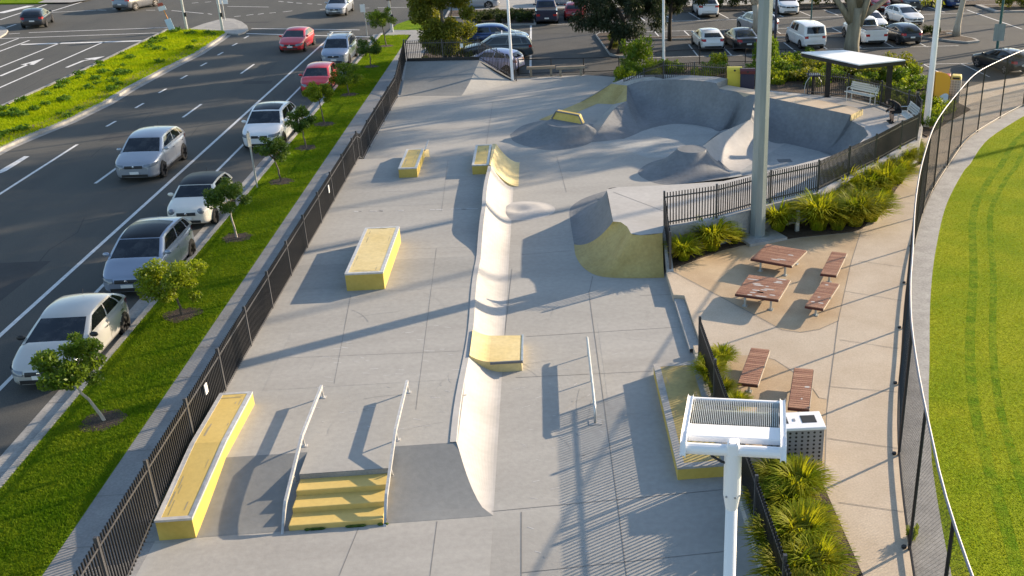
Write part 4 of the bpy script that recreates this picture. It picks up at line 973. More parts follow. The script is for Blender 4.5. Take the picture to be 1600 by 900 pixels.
# ------------------------------------------------------------------ shelter, benches, person, bins
t = thing('shelter', 'flat white roofed shelter on two black posts beside the bowl', 'shelter')
zt_ = 3.7
rq = [P(1252, 82, zt_), P(1318, 78.5, zt_), P(1415, 94, zt_), P(1343, 101.5, zt_)]
m = MB(); m.prism([(p.x, p.y) for p in rq], zt_-.03, zt_+.02); m.build('roof', 'white_metal', t)
m = MB(); ins = [p for p in rq]; m.prism([(p.x, p.y) for p in ins], zt_-.2, zt_-.035); m.build('fascia', 'black_metal', t)
for x, y in ((1292, 151), (1386, 162)):
    b = P(x, y, ZR); MB().box((b.x, b.y, (ZR+zt_-.2)/2), (.22, .22, zt_-.2-ZR)).build('post', 'black_metal', t)
    MB().box((b.x, b.y, ZR+.01), (.34, .34, .02)).build('base_plate', 'black_metal', t)
def park_bench(label, a, b, zseat=.46):
    """a,b = ends of front seat edge on the deck"""
    c = (a+b)/2; d = b-a; L = d.length; ang = math.atan2(d.y, d.x)
    t = thing('park_bench', label, 'bench', (c.x, c.y, ZR), ang)
    m = MB()
    for k in range(5): m.box((0, .05+k*.092, zseat+.0), (L, .08, .03))
    m.build('seat', 'fin', t)
    m = MB()
    for k in range(4):
        m.box((0, .50+k*.035, zseat+.12+k*.095), (L, .025, .085))
    m.build('backrest', 'fin', t)
    for s_ in (-1, 1):
        x = s_*(L/2-.12)
        MB().tube([(x, .06, 0), (x, .06, zseat-.02)], .028, 8).build('leg', 'fin', t); MB().tube([(x, .46, 0), (x, .46, zseat), (x, .62, zseat+.45)], .028, 8).build('leg', 'fin', t)
        MB().tube([(x, .08, zseat), (x, .06, zseat+.22), (x, .5, zseat+.22)], .022, 8).build('armrest', 'fin', t)
    return t
park_bench('silver metal bench with backrest under the shelter roof', P(1318, 157.5, ZR), P(1361, 166.5, ZR))
A, B = P(1399, 185, ZR), P(1416, 196, ZR)
_a, _b = P(1401, 173, ZR+.46), P(1414, 184, ZR+.46); _d = (_b-_a).normalized(); bench2 = park_bench('silver metal bench with the seated person in the fence corner', Vector((_a.x, _a.y, ZR)), Vector((_a.x+_d.x*1.7, _a.y+_d.y*1.7, ZR)))
bench2.rotation_euler.z += math.pi if False else 0
# seated person, bent forward
def person():
    _n = Vector((_d.y, -_d.x, 0)); c = Vector((_a.x, _a.y, ZR))+_d*.38+_n*.16; t = thing('person', 'person in dark clothes sitting bent forward, forearms on knees', 'person', (c.x, c.y, ZR), math.atan2(-_n.x, _n.y))
    # local: faces +Y
    V = []; E = []; Rr = []
    def j(p, r, par=None):
        V.append(p); Rr.append(r); i = len(V)-1
        if par is not None: E.append((par, i))
        return i
    pel = j((0, -.28, .55), .15); sp = j((0, -.14, .74), .135, pel); ch = j((0, .06, .93), .15, sp); nk = j((0, .20, 1.0), .06, ch); hd_ = j((0, .29, 1.02), .075, nk); h2 = j((0, .37, .97), .09, hd_); h3 = j((0, .40, .90), .06, h2)
    for s_ in (-1, 1):
        hp = j((s_*.10, -.22, .53), .10, pel); kn = j((s_*.17, .18, .52), .07, hp); cf = j((s_*.165, .17, .32), .058, kn); an = j((s_*.16, .14, .08), .042, cf); ft = j((s_*.17, .22, .045), .042, an); toe_ = j((s_*.18, .31, .035), .032, ft)
        sh = j((s_*.19, .05, .92), .065, ch); el = j((s_*.23, .10, .66), .05, sh); wr = j((s_*.10, .32, .60), .036, el); hn = j((s_*.05, .40, .56), .034, wr)
        for q_, (dx, dz) in enumerate(((-.02, -.05), (-.005, -.06), (.01, -.055), (.022, -.045))):
            f1 = j((s_*(.05)+dx, .43, .55+dz*.4), .010, hn); f2 = j((s_*.05+dx, .445, .55+dz), .008, f1)
        th_ = j((s_*.02, .40, .53), .011, hn)
    me = bpy.data.meshes.new('body'); me.from_pydata(V, E, []); o = bpy.data.objects.new('body', me); COL.objects.link(o); o.parent = t
    sk = o.modifiers.new('skin', 'SKIN'); sk.use_smooth_shade = True
    for i, r in enumerate(Rr): me.skin_vertices[0].data[i].radius = (r, r)
    me.skin_vertices[0].data[0].use_root = True
    sb = o.modifiers.new('sub', 'SUBSURF'); sb.levels = 1; sb.render_levels = 1
    me.materials.append(MAT['cloth_black'])
    MB().ell((0, .335, 1.015), (.095, .11, .085), 12, 8).build('hair', 'hair', t, smooth=True)
    m = MB()
    for s_ in (-1, 1):
        m.tube([(s_*.17, .175, .45), (s_*.165, .17, .32), (s_*.16, .145, .14)], [.066, .064, .048], 10)
    m.build('bare_shins', 'skin', t, smooth=True)
    m = MB(); m.ell((0, .415, .945), (.062, .045, .08), 10, 8); m.ell((0, .462, .935), (.014, .02, .018), 6, 5); m.build('face', 'skin', t, smooth=True)
    m = MB()
    for s_ in (-1, 1): m.tube([(s_*.225, .12, .655), (s_*.16, .23, .63), (s_*.10, .33, .60)], [.047, .043, .038], 8)
    m.build('bare_forearms', 'skin', t, smooth=True)
    for s_ in (-1, 1): MB().ell((s_*.17, .21, .05), (.052, .14, .05), 10, 6).build('shoe', 'shoe', t, smooth=True)
    # pale stripe across shoulders
    return t
person()
t = thing('barbecue_table', 'dark small square topped table stand beside the left shelter post', 'table', P(1270, 147, ZR))
MB().box((0, 0, .98), (.62, .62, .07)).build('top', 'pole_navy', t, bevel=.01); MB().tube([(0, 0, 0), (0, 0, .96)], .09, 10).build('pedestal', 'black_metal', t)
for s_ in (-1, 1): MB().tube([(s_*.42, -.05, 0), (s_*.46, -.05, .3), (s_*.40, -.05, .62), (s_*.2, -.03, .9)], .02, 8).build('hoop_leg', 'galv', t)
def wheelie(label, b, mat, lid, sz=(.62, .55, 1.0), body2=None):
    t = thing('litter_bin', label, 'litter bin', b, R(-8))
    w_, d_, h_ = sz
    MB().box((0, 0, h_*.39), (w_*.92, d_*.92, h_*.78), taper=1.04).build('body', body2 or mat, t, bevel=.04)
    m = MB(); m.grid([[(x*w_/2, -d_/2*1.02, h_*.78), (x*w_/2, -d_/2*1.02, h_*.92), (x*w_/2, -d_*.2, h_), (x*w_/2, d_*.3, h_*.99), (x*w_/2, d_/2, h_*.8)] for x in (-1, 1)])
    m.add([(s_*w_/2, -d_/2*1.02, h_*.78) for s_ in (1,)]+[(w_/2, -d_/2*1.02, h_*.92), (w_/2, -d_*.2, h_), (w_/2, d_*.3, h_*.99), (w_/2, d_/2, h_*.8)], [(0, 4, 3, 2, 1)])
    m.add([(-w_/2, -d_/2*1.02, h_*.78), (-w_/2, -d_/2*1.02, h_*.92), (-w_/2, -d_*.2, h_), (-w_/2, d_*.3, h_*.99), (-w_/2, d_/2, h_*.8)], [(0, 1, 2, 3, 4)])
    m.build('hood', lid, t)
    m = MB(); m.tube([(0, -d_/2*1.03, h_*.88), (0, -d_/2*1.05, h_*.88)], .055, 12); m.build('opening', 'plastic_black', t)
    return t
wheelie('upright yellow bin with a round hole by the far bowl platform', P(1147, 138, ZR), 'yellow_bin', 'yellow_bin', (.78, .6, 1.12))
wheelie('maroon bin with dark blue panels beside the yellow bin', P(1167, 140, ZR), 'maroon', 'maroon', (.78, .6, 1.1), 'pole_navy')
t = thing('recycling_bin', 'tall mesh caged bin with red and yellow lids beside the oval path', 'litter bin', P(1482, 158, ZP), R(-25))
MB().box((0, 0, .62), (1.1, .62, 1.2)).build('cage_core', 'grey_metal', t)
m = MB()
for i in range(8): m.box((-.49+i*.14, -.315, .62), (.03, .012, 1.2))
for j_ in range(9): m.box((0, -.318, .1+j_*.135), (1.1, .012, .03))
m.build('cage_mesh', 'galv', t)
for x, mt in ((-.28, 'red_lid'), (.28, 'lemon_lid')):
    l_ = MB().box((x, 0, 1.32), (.55, .68, .22), taper=.85).build('lid', mt, t, bevel=.04)
    MB().box((0, -.335, -.01+1.33), (.34, .02, .1)).build('slot', 'plastic_black', l_) if False else MB().box((x, -.325, 1.30), (.36, .03, .10)).build('slot', 'plastic_black', t)
# swirl sign
t = thing('swirl_sign', 'grey sign slab with orange and pale blue swirl panel beside the pale pole', 'sign', P(1466, 168, ZP), R(10))
MB().box((-.55, .1, .95), (.35, .14, 1.9)).build('side_slab', 'sign_grey', t, bevel=.01)
m = MB()
prof = [(-.32, .1), (.5, .1), (.58, 1.3), (.52, 1.55), (.3, 1.75), (0, 1.84), (-.32, 1.88)]
m.add([(x, 0, z) for x, z in prof]+[(x, .12, z) for x, z in prof], [tuple(range(7)), tuple(range(13, 6, -1))]+[(i, 7+i, 7+(i+1) % 7, (i+1) % 7) for i in range(7)]); m.build('panel', 'sign_orange', t)
m = MB(); m.add([(x, -.006, z) for x, z in [(-.32, .1), (.5, .1), (.535, .62), (.42, .72), (.25, .72), (.05, .62), (-.15, .45), (-.32, .36)]], [tuple(range(8))]); m.build('swirl', 'sign_blue', t)
m = MB(); m.add([(x, -.012, z) for x, z in [(-.32, .1), (.5, .1), (.505, .2), (.2, .42), (-.05, .40), (-.32, .22)]], [tuple(range(6))]); m.build('swirl', 'sign_white', t)

# ------------------------------------------------------------------ car park kerbs, rails, islands
def lowrail(label, pts, h=.95):
    t = thing('rail_fence', label, 'fence')
    for p in pts: MB().tube([(p[0], p[1], -.05), (p[0], p[1], h)], .03, 8).build('post', 'black_metal', t)
    MB().tube([(p[0], p[1], h) for p in pts], .028, 8).build('top_rail', 'black_metal', t)
    MB().tube([(p[0], p[1], .1) for p in pts], .022, 8).build('bottom_rail', 'black_metal', t)
lowrail('low black pipe rail between the far bank ramp and the car park', [(-1.6, 62.6), (0.4, 62.6), (2.4, 62.6), (4.6, 62.8)])
lowrail('low black pipe rail curving behind the garden beds along the car park', [(5.2, 63.3), (7.5, 64.3), (10, 64.8), (13, 64.7), (15.5, 64.0), (17.8, 62.8), (20.2, 61.0), (22.4, 59.0)])
t = thing('log_barrier', 'weathered timber log barrier at the edge of the skate floor', 'barrier')
for a, b in ((823, 868), (869, 915)):
    A, B = P(a, 119.5, ZV), P(b, 117.5, ZV); m = MB(); c = (A+B)/2
    m.box((c.x, c.y, .62), ((B-A).length-.03, .2, .17), math.atan2(B.y-A.y, B.x-A.x)); m.build('rail', 'timber', t, bevel=.02)
    for s_ in (.15, .85): q_ = A.lerp(B, s_); MB().box((q_.x, q_.y, .32), (.14, .12, .5)).build('stub', 'timber', t)
kb = MB(); ml = MB()
def island(poly, k=.14):
    kb.prism(poly, -.02, .13); c = Vector((sum(p[0] for p in poly)/len(poly), sum(p[1] for p in poly)/len(poly)))
    ml.sheet([(c.x+(p[0]-c.x)*(1-2*k/max(.3, (Vector(p)-c).length)), c.y+(p[1]-c.y)*(1-2*k/max(.3, (Vector(p)-c).length)), 0) for p in poly], .139)
island([(3.9, 76.4), (4.2, 77.3), (5.0, 77.4), (5.75, 76.5), (6.05, 72), (6.25, 68.4), (5.7, 67.6), (4.9, 67.6), (4.4, 68.4)])
kb.box((18.5, 74.4, .05), (25.2, 1.15, .16)); ml.sheet(rect(6.1, 30.9, 73.98, 74.82), .139)
island([(26.5, 74.9), (26.7, 73.6), (29.3, 70.6), (30.3, 69.8), (31.3, 70.2), (31.4, 71.2), (30.2, 74.0), (29.4, 75.3)])
kb.prism([(-8, 86.5), (30, 88.6), (60, 88.6), (60, 110), (-8, 110)], -.02, .13); ml.sheet([(-7.8, 86.8), (60, 88.9), (60, 91.2), (-7.8, 90.2)], .139)
kb.prism([(-5.3, 82.1), (-.5, 82.1), (-.5, 86.4), (-5.9, 86.4)], -.02, .13); ml.sheet([(-5.2, 82.25), (-.7, 82.25), (-.7, 86.2), (-5.7, 86.2)], .139)
kb.prism([(38.5, 84), (60, 84), (60, 88.5), (38.5, 88.5)], -.02, .13); ml.sheet([(39, 84.4), (60, 84.4), (60, 88), (39, 88)], .139)
struct(kb, 'car_park_kerbs', 'kerb'); struct(ml, 'car_park_beds', 'mulch')
m = MB()
def lot(x0, y0, x1, y1, wd=.1): m.ribbon([(x0, y0, 0), (x1, y1, 0)], wd, .002)
for x in (10.3, 12.6, 14.9, 17.25, 19.65, 22.15, 24.5, 26.9): lot(x, 67.5 if x < 18 else 68.9, x, 71.9 if x < 25 else 71.3)
lot(6.4, 67.3, 18, 67.5); lot(19.5, 68.88, 29.3, 69.15)
for x in (6.2, 8.6, 10.9, 13.2, 15.5, 17.9, 20.3, 22.6, 25): lot(x, 75.1, x-.1, 77.9)
lot(6, 77.85, 28, 78.4)
for x in (3.4, 5.8, 8.3, 10.6, 12.9, 15.3, 17.6, 20, 22.4, 24.8, 27.2, 29.6, 32, 34.4): lot(x, 83.0+(x-3.4)*.06, x-.4, 87.0+(x-3.4)*.06)
lot(-.8, 82.2, 37, 84.2); lot(36.8, 86, 37, 75.5, .14); lot(-.92, 82, -.9, 63, .14)
for x in (22.0, 24.4, 26.9, 29.6): lot(x, 62.9, x+.1, 58.5)
lot(20, 62.95, 30, 62.75)
struct(m, 'car_park_markings', 'paint_white')

# ------------------------------------------------------------------ cars
def interp(x, xs, ys): return float(np.interp(x, xs, ys))
KINDS = {
 # L, W, H, wheel r, front axle from nose, rear axle from tail, nose z, cowl z, belt rear z, cowl y, roof front y, roof rear y, rear base y (fractions of L from nose), tail kind
 'hatch': dict(L=4.25, W=1.77, H=1.43, r=.32, fa=.86, ra=.74, nz=.64, cz=.95, bz=.98, c=.26, rf=.475, rr=.84, rb=.965, tail='hatch'),
 'small': dict(L=3.95, W=1.70, H=1.47, r=.30, fa=.80, ra=.66, nz=.68, cz=.98, bz=1.00, c=.225, rf=.41, rr=.88, rb=.97, tail='hatch'),
 'mini': dict(L=3.72, W=1.70, H=1.42, r=.31, fa=.72, ra=.58, nz=.72, cz=.96, bz=.98, c=.30, rf=.44, rr=.90, rb=.975, tail='hatch'),
 'mpv': dict(L=4.35, W=1.80, H=1.58, r=.32, fa=.88, ra=.76, nz=.70, cz=1.05, bz=1.08, c=.225, rf=.40, rr=.88, rb=.97, tail='hatch'),
 'suv': dict(L=4.55, W=1.85, H=1.67, r=.36, fa=.90, ra=.88, nz=.80, cz=1.10, bz=1.14, c=.25, rf=.42, rr=.86, rb=.97, tail='hatch'),
 'wagon': dict(L=4.75, W=1.82, H=1.66, r=.35, fa=.90, ra=.95, nz=.76, cz=1.05, bz=1.08, c=.245, rf=.42, rr=.90, rb=.975, tail='hatch'),
 'sedan': dict(L=4.55, W=1.77, H=1.45, r=.32, fa=.88, ra=1.02, nz=.68, cz=.97, bz=1.00, c=.25, rf=.42, rr=.70, rb=.84, tail='sedan'),
 'van': dict(L=4.45, W=1.80, H=1.83, r=.32, fa=.84, ra=.86, nz=.74, cz=1.08, bz=1.08, c=.20, rf=.35, rr=.955, rb=.985, tail='van'),
 'ute': dict(L=5.25, W=1.88, H=1.79, r=.38, fa=.92, ra=1.15, nz=.92, cz=1.15, bz=1.16, c=.245, rf=.37, rr=.58, rb=.625, tail='ute'),
}
def make_car(kind, key, label, cat, pos, heading, front_lit=True, dark_roof=False, pano=False, racks=False, round_lamps=False, cladding=False, plates=True, rim='rim', group=None):
    pos = (pos[0]+(.16 if pos[1] < 60 and pos[0] < -12 else 0), pos[1]-(.6 if pos[1] < 52 else .95), pos[2])
    K = KINDS[kind]; L, W, H, r = K['L'], K['W'], K['H'], K['r']; pm = 'X'
    paintm = MAT['car'] if False else M.__globals__['MAT'][key]
    t = thing('parked_car' if cat in ('car',) else {'van': 'parked_van', 'pickup truck': 'pickup_truck'}.get(cat, 'car'), label, cat, pos, heading, group)
    N = L/2; hw = W/2
    yc, yrf, yrr, yrb = N-K['c']*L, N-K['rf']*L, N-K['rr']*L, N-K['rb']*L
    fy, ry = N-K['fa'], -N+K['ra']
    def ztop(y):
        xs = [-N, -N+.06, -N+.22, yrb, yc, yc+.15, N-.55, N-.22, N-.06, N]
        bzr = K['bz']; tail = {'hatch': (.62, .80, bzr*.95), 'van': (.7, .9, bzr), 'sedan': (.70, .88, bzr-.03), 'ute': (.9, 1.02, 1.05)}[K['tail']]
        zs = [tail[0], tail[1], tail[2], bzr, K['cz'], K['cz']-.01, K['nz']+.12+.3*(K['cz']-K['nz']-.1), K['nz']+.09, K['nz']+.02, K['nz']-.09]
        xs2, zs2 = zip(*sorted(zip(xs, zs))); return interp(y, xs2, zs2)
    def half(y):
        xs = [-N, -N+.08, -N+.3, -N+.8, N-1.0, N-.5, N-.25, N-.08, N]
        ws = [.76, .88, .955, 1, 1, .97, .90, .78, .62]
        if K['tail'] in ('van', 'ute'): ws[:3] = [.90, .95, .98]
        return hw*interp(y, xs, ws)
    def zbot(y): return interp(y, [-N, -N+.25, -N+.6, N-.6, N-.2, N], [.34, .26, .19, .19, .21, .27])
    st_y = sorted(set([round(v, 3) for v in list(np.linspace(-N+.3, N-.3, 22))+[-N, -N+.04, -N+.09, -N+.16, -N+.22, N, N-.035, N-.08, N-.14, N-.21, yc, yrb]]))
    rows = []
    def sect(y):
        wv, zt, zb = half(y), ztop(y), zbot(y); zt = max(zt, zb+.12)
        pts = [(0, zb), (.86*wv, zb), (.955*wv, zb+.06), (.985*wv, zb+.2*(zt-zb)), (1.0*wv, zb+.45*(zt-zb)), (1.0*wv, zb+.62*(zt-zb)), (.985*wv, zb+.80*(zt-zb)), (.955*wv, zt-.05), (.90*wv, zt-.012), (.72*wv, zt+.014), (.36*wv, zt+.030), (0, zt+.036)]
        return pts
    for y in st_y:
        s_ = sect(y); row = [(x, y, z) for x, z in s_]+[(-x, y, z) for x, z in s_[-2:0:-1]]
        rows.append(row)
    m = MB(); m.grid(rows, closed=True, flip=True); nC = len(rows[0])
    m.add(rows[0], [tuple(range(nC))[::-1]]); m.add(rows[-1], [tuple(range(nC))])
    # greenhouse
    zb_f, zb_r = K['cz']-.03, K['bz']-.03
    wb, wt = hw*.935, hw*(.74 if K['tail'] != 'van' else .84)
    if kind in ('suv', 'wagon', 'mpv', 'ute'): wt = hw*.77
    roofe = H-.055
    def G(side, u, v, off=0.0):
        e = v**1.15
        yf, yb = yc+(yrf-yc)*v+.0, yrb+(yrr-yrb)*(v**(1.6 if K['tail'] == 'hatch' else 1.2))
        ww = wb+(wt-wb)*e
        def zed(y0, y1, uu):  # height along side, roof arc
            zb_ = zb_f+(zb_r-zb_f)*uu; zt_ = roofe-.075*(2*uu-1)**2+(.01 if uu < .5 else -.015*(uu-.5))
            return zb_+(zt_-zb_)*v
        if side == 'R' or side == 'L':
            y = yf+(yb-yf)*u; x = ww+.022*math.sin(math.pi*u)+off; z = zed(yf, yb, u); return ((x if side == 'R' else -x), y, z)
        if side == 'F':
            x = -ww+2*ww*u; b_ = 1-(2*u-1)**2; y = yf+.13*b_*(1-.45*v)+off; z = zed(yf, yb, 0)+.03*b_*v+off*.5; return (x, y, z)
        x = ww-2*ww*u; b_ = 1-(2*u-1)**2; y = yb-.10*b_*(1-.3*v)-off; z = zed(yf, yb, 1)+.02*b_*v+off*.3; return (x, y, z)
    loops = []
    for v in (0, .25, .5, .75, .93, 1.0):
        lp = []
        for k in range(10): lp.append(G('F', k/10, v))
        for k in range(14): lp.append(G('R', k/14, v))
        for k in range(10): lp.append(G('B', k/10, v))
        for k in range(14): lp.append(G('L', 1-k/14, v))
        loops.append(lp)
    top = loops[-1]; cx_ = 0; cy_ = (yrf+yrr)/2; nl = len(loops[0])
    m.grid(loops, closed=True, flip=False, mi=0)
    def roofpt(u, v, dz=0.0):
        F_, B_ = np.array(G('F', u, 1)), np.array(G('B', 1-u, 1)); L_, R_ = np.array(G('L', v, 1)), np.array(G('R', v, 1))
        c = [np.array(G('F', 0, 1)), np.array(G('F', 1, 1)), np.array(G('B', 1, 1)), np.array(G('B', 0, 1))]
        p = (1-v)*F_+v*B_+(1-u)*L_+u*R_-((1-u)*(1-v)*c[0]+u*(1-v)*c[1]+(1-u)*v*c[2]+u*v*c[3])
        p[2] += .058*(math.sin(math.pi*u)**.55)*(math.sin(math.pi*min(max(v, 0), 1))**.55)+dz
        return tuple(p)
    m.grid([[roofpt(u, v) for u in (0, .03, .08, .16, .3, .5, .7, .84, .92, .97, 1)] for v in (0, .03, .07, .13, .22, .35, .5, .65, .78, .87, .93, .97, 1)], flip=False)
    if K['tail'] == 'ute':
        zz = 1.06
        pass
    body = m.build('body', paintm, t, smooth=True)
    for p_ in body.data.polygons:
        if len(p_.vertices) > 8: p_.use_smooth = False
    def panel(name, side, u0, u1, v0, v1, mat, off=.008, nu=8, nv=4, parent=t, skew=(0, 0)):
        rws = []
        for i in range(nv+1):
            v = v0+(v1-v0)*i/nv; rws.append([G(side, (u0+skew[0]*i/nv)+((u1+skew[1]*i/nv)-(u0+skew[0]*i/nv))*k/nu, v, off) for k in range(nu+1)])
        mm = MB(); mm.grid(rws, flip=(side == 'L')); return mm.build(name, mat, parent, smooth=True)
    panel('windscreen', 'F', .05, .95, .06, .96, 'glass', .010)
    panel('rear_window', 'B', .10, .90, .22 if K['tail'] != 'sedan' else .12, .90, 'glass', .010)
    sw = {'hatch': [(.10, .47), (.50, .80), (.83, .93)], 'sedan': [(.13, .48), (.51, .84)], 'van': [(.10, .34), (.37, .56)], 'ute': [(.15, .55), (.58, .90)]}[K['tail']]
    if kind in ('mini',): sw = [(.12, .55), (.58, .90)]
    for sd_ in ('L', 'R'):
        for a, b in sw: panel('side_window', sd_, a, b, .18, .86, 'glass_side', .006, 6, 3)
    if dark_roof or pano:
        # roof panel just proud of the roof skin
        v0_, v1_, us_ = (.0, 1.0, (.0, 1.0)) if dark_roof else ((.03, .50, (.07, .93)) if pano == 1 else (.0, .66, (.05, .95)))
        mm = MB(); mm.grid([[roofpt(us_[0]+(us_[1]-us_[0])*k/12, v0_+(v1_-v0_)*i/12, .010) for k in range(13)] for i in range(13)]); mm.build('roof' if dark_roof else 'glass_roof', 'roof_black' if dark_roof else 'glass_pano', t, smooth=True)
    # wheels and arches
    for sx in (-1, 1):
        for wy in (fy, ry):
            ha = half(wy)
            mm = MB(); n = 20; ra_ = r+.055
            ring = [(sx*(ha+.004), wy+ra_*math.cos(a), max(.16, r+ra_*math.sin(a))) for a in [2*math.pi*k/n for k in range(n)]]
            mm.add(ring, [tuple(range(n)) if sx > 0 else tuple(range(n))[::-1]]); mm.build('wheel_arch', 'plastic_black', t)
            wh = empty('wheel', (sx*(ha-.07), wy, r)); wh.parent = t
            mm = MB(); mm.tube([(-.10, 0, 0), (-.085, 0, 0), (.085, 0, 0), (.10, 0, 0)], [r-.03, r, r, r-.03], 22); mm.build('tyre', 'tyre', wh)
            mm = MB(); xo = sx*.103
            mm.tube([(xo-sx*.02, 0, 0), (xo, 0, 0)], [r*.68, r*.66], 18)
            mm.build('rim', 'rim_dark', wh)
            mm = MB()
            for k in range(5):
                a = 2*math.pi*k/5; dx, dz = math.cos(a), math.sin(a); px2, pz2 = -dz, dx
                mm.add([(xo+sx*.004, r*.10*dx+px2*.035, r*.10*dz+pz2*.035), (xo+sx*.004, r*.10*dx-px2*.035, r*.10*dz-pz2*.035), (xo+sx*.004, r*.66*dx-px2*.05, r*.66*dz-pz2*.05), (xo+sx*.004, r*.66*dx+px2*.05, r*.66*dz+pz2*.05)], [(0, 1, 2, 3), (3, 2, 1, 0)])
            mm.build('spokes', rim, wh)
    # mirrors
    for sx in (-1, 1):
        mm = MB(); mm.ell((sx*(wb+.12), yc-.28, K['cz']+.06), (.12, .06, .075), 10, 6); mm.build('mirror', paintm if key != 'pearl' else MAT['plastic_black'], t, smooth=True)
    # nose
    zn = K['nz']
    def surf(u, z, back=False, off=.01):
        """point on nose/tail surface: u -1..1 across, z height"""
        best = None
        for i in range(180):
            y = (N-.9*i/179) if not back else (-N+.9*i/179)
            if half(y)*.985 >= abs(u)*hw and ztop(y)+.036*max(0, 1-abs(u)*1.15)-.004 >= z >= zbot(y)-.02: return (u*hw, y+(off if not back else -off), z)
        return (u*hw, (N-.3 if not back else -N+.3), z)
    def patch(name, us, zs, mat, back=False, off=.022, nu=8, nz=3, par=t):
        rws = []
        for i in range(nz+1):
            z = zs[0]+(zs[1]-zs[0])*i/nz; rws.append([surf(us[0]+(us[1]-us[0])*k/nu, z, back, off) for k in range(nu+1)])
        mm = MB(); mm.grid(rws, flip=back); 
        return mm.build(name, mat, par, smooth=True)
    for sx in (-1, 1):
        if round_lamps:
            p_ = surf(sx*.62, zn-.02); mm = MB(); mm.ell((p_[0], p_[1]-.06, zn+.0), (.125, .10, .125), 16, 10); mm.build('headlight', 'lamp_clear', t, smooth=True)
        else:
            mm = MB(); a = [surf(sx*u_, z_, False, .014) for u_, z_ in ((.50, zn-.14), (.90, zn-.09), (.93, zn+.02), (.52, zn-.04))]
            mid = [tuple((np.array(a[i])+np.array(a[(i+1) % 4]))/2) for i in range(4)]
            rws = []
            for i in range(4):
                z0 = zn-.13+.14*i/3; rws.append([surf(sx*(.46+.49*k/8), z0+.05*k/8, False, .022) for k in range(9)])
            mm.grid(rws, flip=(sx < 0)); mm.build('headlight', 'lamp_clear', t, smooth=True)
        rws = []
        hi = 1.35 if K['tail'] == 'van' else (.62 if K['tail'] in ('hatch', 'sedan') else .75)
        zr0 = K['bz']-.24 if K['tail'] != 'ute' else .72
        for i in range(4):
            z0 = zr0+.17*i/3; rws.append([surf(sx*(.58+.36*k/6), z0, True, .016) for k in range(7)])
        mm = MB(); mm.grid(rws, flip=(sx > 0)); mm.build('tail_light', 'lamp_red', t, smooth=True)
    patch('grille', (-.40, .40), (zn-.14, zn-.02), 'plastic_black'); mm = MB(); mm.ell((0, surf(0, zn-.07)[1]+.02, zn-.07), (.055, .012, .05), 10, 6); mm.build('badge', 'chrome', t)
    patch('lower_intake', (-.58, .58), (.29, .40), 'plastic_black')
    if plates:
        mm = MB(); mm.box((0, N+.03, .47), (.37, .015, .11)); mm.build('number_plate', 'plate', t)
        mm = MB(); mm.box((0, -N-.015, .62 if K['tail'] != 'ute' else .55), (.37, .015, .11)); mm.build('number_plate', 'plate', t)
    patch('rear_bumper', (-.7, .7), (.34, .44), 'plastic_black', True)
    # door seams and handles
    for sx in (-1, 1):
        mm = MB()
        for yy in [yc-.16, (yc-.16)+(yrb-yc)*.42] + ([] if kind == 'mini' else [(yc-.16)+(yrb-yc)*.80]):
            s0 = sect(yy); pts = [(sx*(x+.003), yy, z) for x, z in s0[3:8]]
            mm.grid([[(p[0], p[1]-.006, p[2]) for p in pts], [(p[0], p[1]+.006, p[2]) for p in pts]]); 
        mm.build('door_seams', 'plastic_black', t)
        for yy in ((yc-.16)+(yrb-yc)*.36,) + (() if kind == 'mini' else ((yc-.16)+(yrb-yc)*.74,)):
            ha = half(yy); mm = MB(); mm.box((sx*(ha+.008), yy, ztop(yy)-.14), (.03, .16, .03)); mm.build('door_handle', 'chrome', t)
    if cladding:
        mm = MB()
        for sx in (-1, 1):
            ptsA = [(sx*(half(y)*.965+.012), y, zbot(y)) for y in np.linspace(ry+.4, fy-.4, 8)]; ptsB = [(sx*(half(y)+.012), y, zbot(y)+.14) for y in np.linspace(ry+.4, fy-.4, 8)]
            mm.grid([ptsA, ptsB], flip=sx < 0)
        mm.build('sill_cladding', 'plastic_black', t)
    if racks:
        for yy in (cy_+.45, cy_-.5): MB().box((0, yy, H+.10), (W*.80, .06, .04)).build('roof_bar', 'white_metal', t)
        for sx in (-1, 1): MB().box((sx*wt*.86, cy_, H+.02), (.04, (yrf-yrr)*.8, .05)).build('roof_rail', 'fin', t)
    if K['tail'] == 'ute':
        mm = MB(); mm.box((0, (yrb-N)/2-.02, 1.185), (W*.84, (N+yrb)*.90, .05)); mm.build('tray_cover', 'plastic_black', t, bevel=.02)
        for sx in (-1, 1):
            MB().box((sx*W*.45, (yrb-N)/2, 1.09), (W*.075, (N+yrb)*.96, .16)).build('tray_side', paintm, t, bevel=.02)
        MB().box((0, -N+.02, .98), (W*.86, .07, .42)).build('tailgate', paintm, t, bevel=.02)
    MB().tube([(0, yrr+.25, H), (0, yrr+.18, H+.13)], .008, 6).build('aerial', 'plastic_black', t)
    t.scale = (.955, .955, .955)
    return t
S = R(180); 
def cpos(x, y, dx=0): return (x, y, 0.0)
